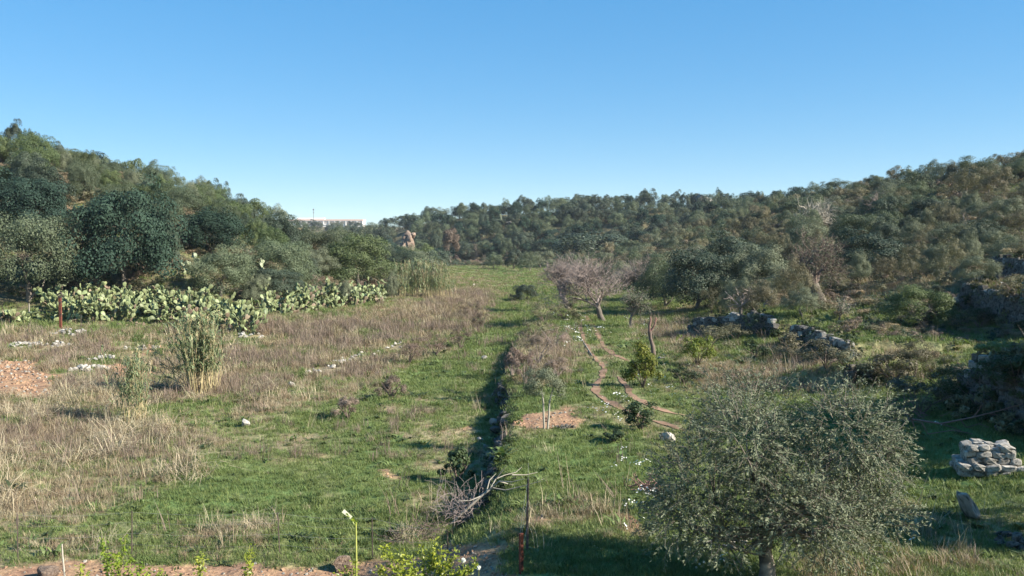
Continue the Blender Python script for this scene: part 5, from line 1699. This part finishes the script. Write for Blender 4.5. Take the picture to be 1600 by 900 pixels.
# dry grass
x, y, r_ = wedge(80000, 13.0, 150, 5)
c = cover(x, y, height(x, y))
keep = (r_.random(len(x)) < np.clip(c['dry'] * 1.2 - .18, 0.02, 1)) & (r_.random(len(x)) > c['soil']) & (r_.random(len(x)) > c['hill'] * .45) & (c['sl'] < 1) & away(x, y, RUTP[::2], .25) & away(x, y, HEAPS, .6)
x, y = x[keep], y[keep]; d = np.hypot(x, y)
dz = c['dryz'][keep]
scatter('dry_grass', [proto('dry_tuft', tuft(41 + i, 30, .18, .23, .010, 1.0, 'drygrass'), M['drygrass'] if i < 3 else M['straw']) for i in range(4)], x, y, np.clip(d / 32, .75, 2.0) * (.5 + .55 * dz) * rg(6).uniform(.6, 1.3, len(x)), 'dry beige grass on the banks and field')
# purplish feathery dead stems
x, y, r_ = wedge(42000, 15.0, 110, 7)
c = cover(x, y, height(x, y))
nz = fbm(x * .25, y * .25, 95)
keep = (r_.random(len(x)) < np.clip((c['dryz'] - .3) * 1.2 * (.35 + 2.2 * nz), 0, 1)) & (c['soil'] < .3) & (c['s'] < 8) & (c['sl'] < 0) & (c['py'] < 720) & away(x, y, HEAPS, .9)
x, y = x[keep], y[keep]; d = np.hypot(x, y)
scatter('dead_stems', [proto('stem_tuft', tuft(61 + i, 26, .18, .46, .010, .5, 'purpledry'), M['purpledry']) for i in range(3)], x, y, np.clip(d / 36, .8, 1.6) * rg(8).uniform(.6, 1.25, len(x)), 'feathery purplish dead stems on the left bank')
# lodged straw and canes
x, y, r_ = wedge(9000, 14.0, 45, 9)
c = cover(x, y, height(x, y))
nz = fbm(x * .5, y * .5, 97)
keep = (r_.random(len(x)) < np.clip(.3 + 1.6 * nz, 0, 1)) & (c['dryz'] > .4) & ((c['px'] < 480) | (c['py'] > 790)) & (c['py'] > 600) & (c['soil'] < .3) & (c['px'] < 720)
x, y = x[keep], y[keep]
scatter('lodged_straw', [proto('straw_tuft', tuft(71 + i, 22, .3, .55, .011, 1.7, 'straw', flat=.55), M['straw'] if i else M['drygrass']) for i in range(3)], x, y, rg(10).uniform(.6, 1.4, len(x)) * np.where(proj(x, y, height(x, y))[1] > 800, .55, 1), 'flattened straw and canes at the lower left', tilt=.3)
# daisies
x, y, r_ = wedge(60000, 13.0, 70, 11)
c = cover(x, y, height(x, y))
nz = fbm(x * .7, y * .7, 99)
fl = np.zeros(len(x))
for (a, b_, ra, rb, w) in [(1000, 790, 60, 50, 1), (985, 735, 40, 40, .8), (905, 530, 50, 40, .9), (960, 640, 50, 26, .9), (900, 480, 60, 24, .8), (1060, 620, 50, 20, .35), (1000, 520, 40, 20, .6), (1020, 600, 40, 30, .4), (1500, 740, 80, 30, .12), (1130, 870, 80, 30, .25)]:
    fl = np.maximum(fl, w * np.clip(1.3 - ((c['px'] - a) / ra) ** 2 - ((c['py'] - b_) / rb) ** 2, 0, 1))
keep = (r_.random(len(x)) < fl * np.clip(.1 + 1.3 * nz, 0, 1) * .55 + .0012) & (c['soil'] < .4) & (c['hill'] < .5) & (x > ditch_x(y)) & away(x, y, RUTP[::2], .2)
x, y = x[keep], y[keep]
dm = MB(); ang = np.linspace(0, 6.28, 8)[:-1]
dm.add([(math.cos(q) * .024, math.sin(q) * .024, .15) for q in ang], [tuple(range(7))], 0); dm.tube([(0, 0, 0), (0, 0, .148)], .003, 3, 1)
dm2 = MB()
for (dx, dy, dz_) in [(0, 0, .16), (.09, .03, .13), (-.05, .08, .18), (.02, -.09, .12)]:
    dm2.add([(dx + math.cos(q) * .022, dy + math.sin(q) * .022, dz_ + .008 * math.cos(q)) for q in ang], [tuple(range(7))], 0); dm2.tube([(dx, dy, 0), (dx, dy, dz_ - .002)], .003, 3, 1)
scatter('wildflowers', [proto('daisy', dm, [M['petal'], M['grass']]), proto('daisy_group', dm2, [M['petal'], M['grass']])], x, y, np.clip(np.hypot(x, y) / 24, .9, 1.6) * rg(12).uniform(.7, 1.2, len(x)), 'small white daisies scattered in the bench grass', tilt=.35)
# low scrub under and between the hillside trees
x, y, r_ = wedge(40000, 24, 300, 13)
c = cover(x, y, height(x, y))
nz = fbm(x * .12, y * .12, 101)
keep = ((c['hill'] > .3) | ((c['s'] > 4) & (c['py'] < 640))) & (r_.random(len(x)) < np.clip(.55 + .9 * nz, 0.08, 1)) & ((c['py'] < 470) | ((r_.random(len(x)) < .7) & (c['s'] > 3.5) & (c['py'] < 640)))
x, y = x[keep], y[keep]; d = np.hypot(x, y)
sc_pro = [proto('scrub_tuft', crown_mb(rg(300 + i), 12, 700, .16, .06, .6, crad=(.3, .5), spiky=.4), M[m_]) for i, m_ in enumerate(['scrub', 'maquis', 'scrub', 'purpledry', 'oak', 'drygrass'])]
scatter('low_scrub', sc_pro, x, y, np.clip(d / 90, .4, 1.6) * rg(14).uniform(.35, .95, len(x)), 'low brushwood covering the hillsides between the trees', zoff=-.1)
# broad-leaved weeds and lone dry stalks in the field
x, y, r_ = wedge(5200, 13.5, 60, 23)
c = cover(x, y, height(x, y))
keep = (c['hill'] < .4) & (c['soil'] < .5) & (fbm(x * .8, y * .8, 103) + .25 * r_.normal(size=len(x)) > .22) & away(x, y, RUTP[::2], .3)
x, y = x[keep], y[keep]
scatter('broadleaf_weeds', [proto('weed_rosette', tuft(91 + i, 14, .07, .15, .055, 1.7, 'greenweed', flat=.35), M['darkweed'] if i == 2 else M['greenweed']) for i in range(3)], x, y, rg(24).uniform(.5, 1.5, len(x)) * np.clip(np.hypot(x, y) / 28, .8, 1.6), 'broad-leaved weeds scattered through the field')
x, y, r_ = wedge(3200, 13.5, 60, 25)
c = cover(x, y, height(x, y))
keep = (c['hill'] < .5) & (c['soil'] < .6) & (r_.random(len(x)) < .06 + .8 * c['dryz'])
x, y = x[keep], y[keep]
scatter('dry_stalks', [proto('stalk_group', tuft(95 + i, 5, .12, .62, .012, .5, 'straw'), M['straw'] if i else M['purpledry']) for i in range(3)], x, y, rg(26).uniform(.5, 1.25, len(x)), 'lone dry stalks standing in the grass', tilt=.2)
# clods and pebbles on bare earth
x, y, r_ = wedge(70000, 13.0, 60, 19)
c = cover(x, y, height(x, y))
keep = (r_.random(len(x)) < c['soil'] * .8 - .2)
x, y = x[keep], y[keep]
scatter('clods', [proto('clod_piece', rock_mb(450 + i, 1), M['earth'] if i < 3 else M['stone']) for i in range(4)], x, y, rg(20).uniform(.02, .13, len(x)) ** 1.0 * np.clip(np.hypot(x, y) / 25, .7, 2), 'clods and pebbles on the bare earth', tilt=.5)
# brambles over the terrace walls
r_ = rg(16); X_, Y_, S_ = [], [], []
for wi, (pts, h, back) in enumerate(_w):
    P = np.array(pts); L = np.concatenate([[0], np.cumsum(np.hypot(*(P[1:] - P[:-1]).T))])
    n = int(L[-1] * (9 if wi == 5 else 5))
    t = r_.uniform(0, L[-1], n); o_ = r_.normal(size=n) * .3 + .05
    x = np.interp(t, L, P[:, 0]); y = np.interp(t, L, P[:, 1])
    dx = np.interp(t + .1, L, P[:, 0]) - np.interp(t - .1, L, P[:, 0]); dy = np.interp(t + .1, L, P[:, 1]) - np.interp(t - .1, L, P[:, 1]); l = np.hypot(dx, dy) + 1e-6
    X_.append(x - dy / l * o_); Y_.append(y + dx / l * o_); S_.append(r_.uniform(.2, .5, n) * (1.2 if wi == 5 else 1))
X_, Y_, S_ = map(np.concatenate, (X_, Y_, S_))
scatter('wall_brambles', [proto('bramble_tuft', crown_mb(rg(430 + i), 12, 420, .2, .09, .7, spiky=.5), M[m_]) for i, m_ in enumerate(['darkweed', 'darkweed', 'scrub', 'darkweed'])], X_, Y_, S_, 'dark brambles creeping over the terrace walls', zoff=-.12)
# weeds hanging along the ditch edge
r_ = rg(15); n = 520
y = 18 + 36 * r_.random(n) ** 1.2; x = ditch_x(y) + 0.45 * fbm(y * .3, y * .03, 5) + r_.normal(size=n) * .22 + .02
scatter('ditch_weeds', [proto('ditch_tuft', crown_mb(rg(400 + i), 9, 260, .2, .09, .6, spiky=.5), M[m_]) for i, m_ in enumerate(['darkweed', 'darkweed', 'greenweed', 'darkweed'])], x, y, r_.uniform(.1, .23, n), 'dark weeds and ivy trailing along the ditch edge', zoff=-.03)

# ------------------------------------------------------------------ air
m, nt, out = mat_new('haze')
pv = nt.nodes.new('ShaderNodeVolumePrincipled')
pv.inputs['Color'].default_value = (0.80, 0.88, 1.0, 1)
pv.inputs['Density'].default_value = 0.00011
pv.inputs['Anisotropy'].default_value = 0.0
nt.links.new(pv.outputs[0], out.inputs['Volume'])
b = MB(); b.box((0, 0, 30), (3900, 3900, 80))
hz = link('haze', b.mesh('haze', m)); tag(hz, 'thin bluish haze filling the valley air', None, kind='stuff')
scene.cycles.volume_bounces = 0
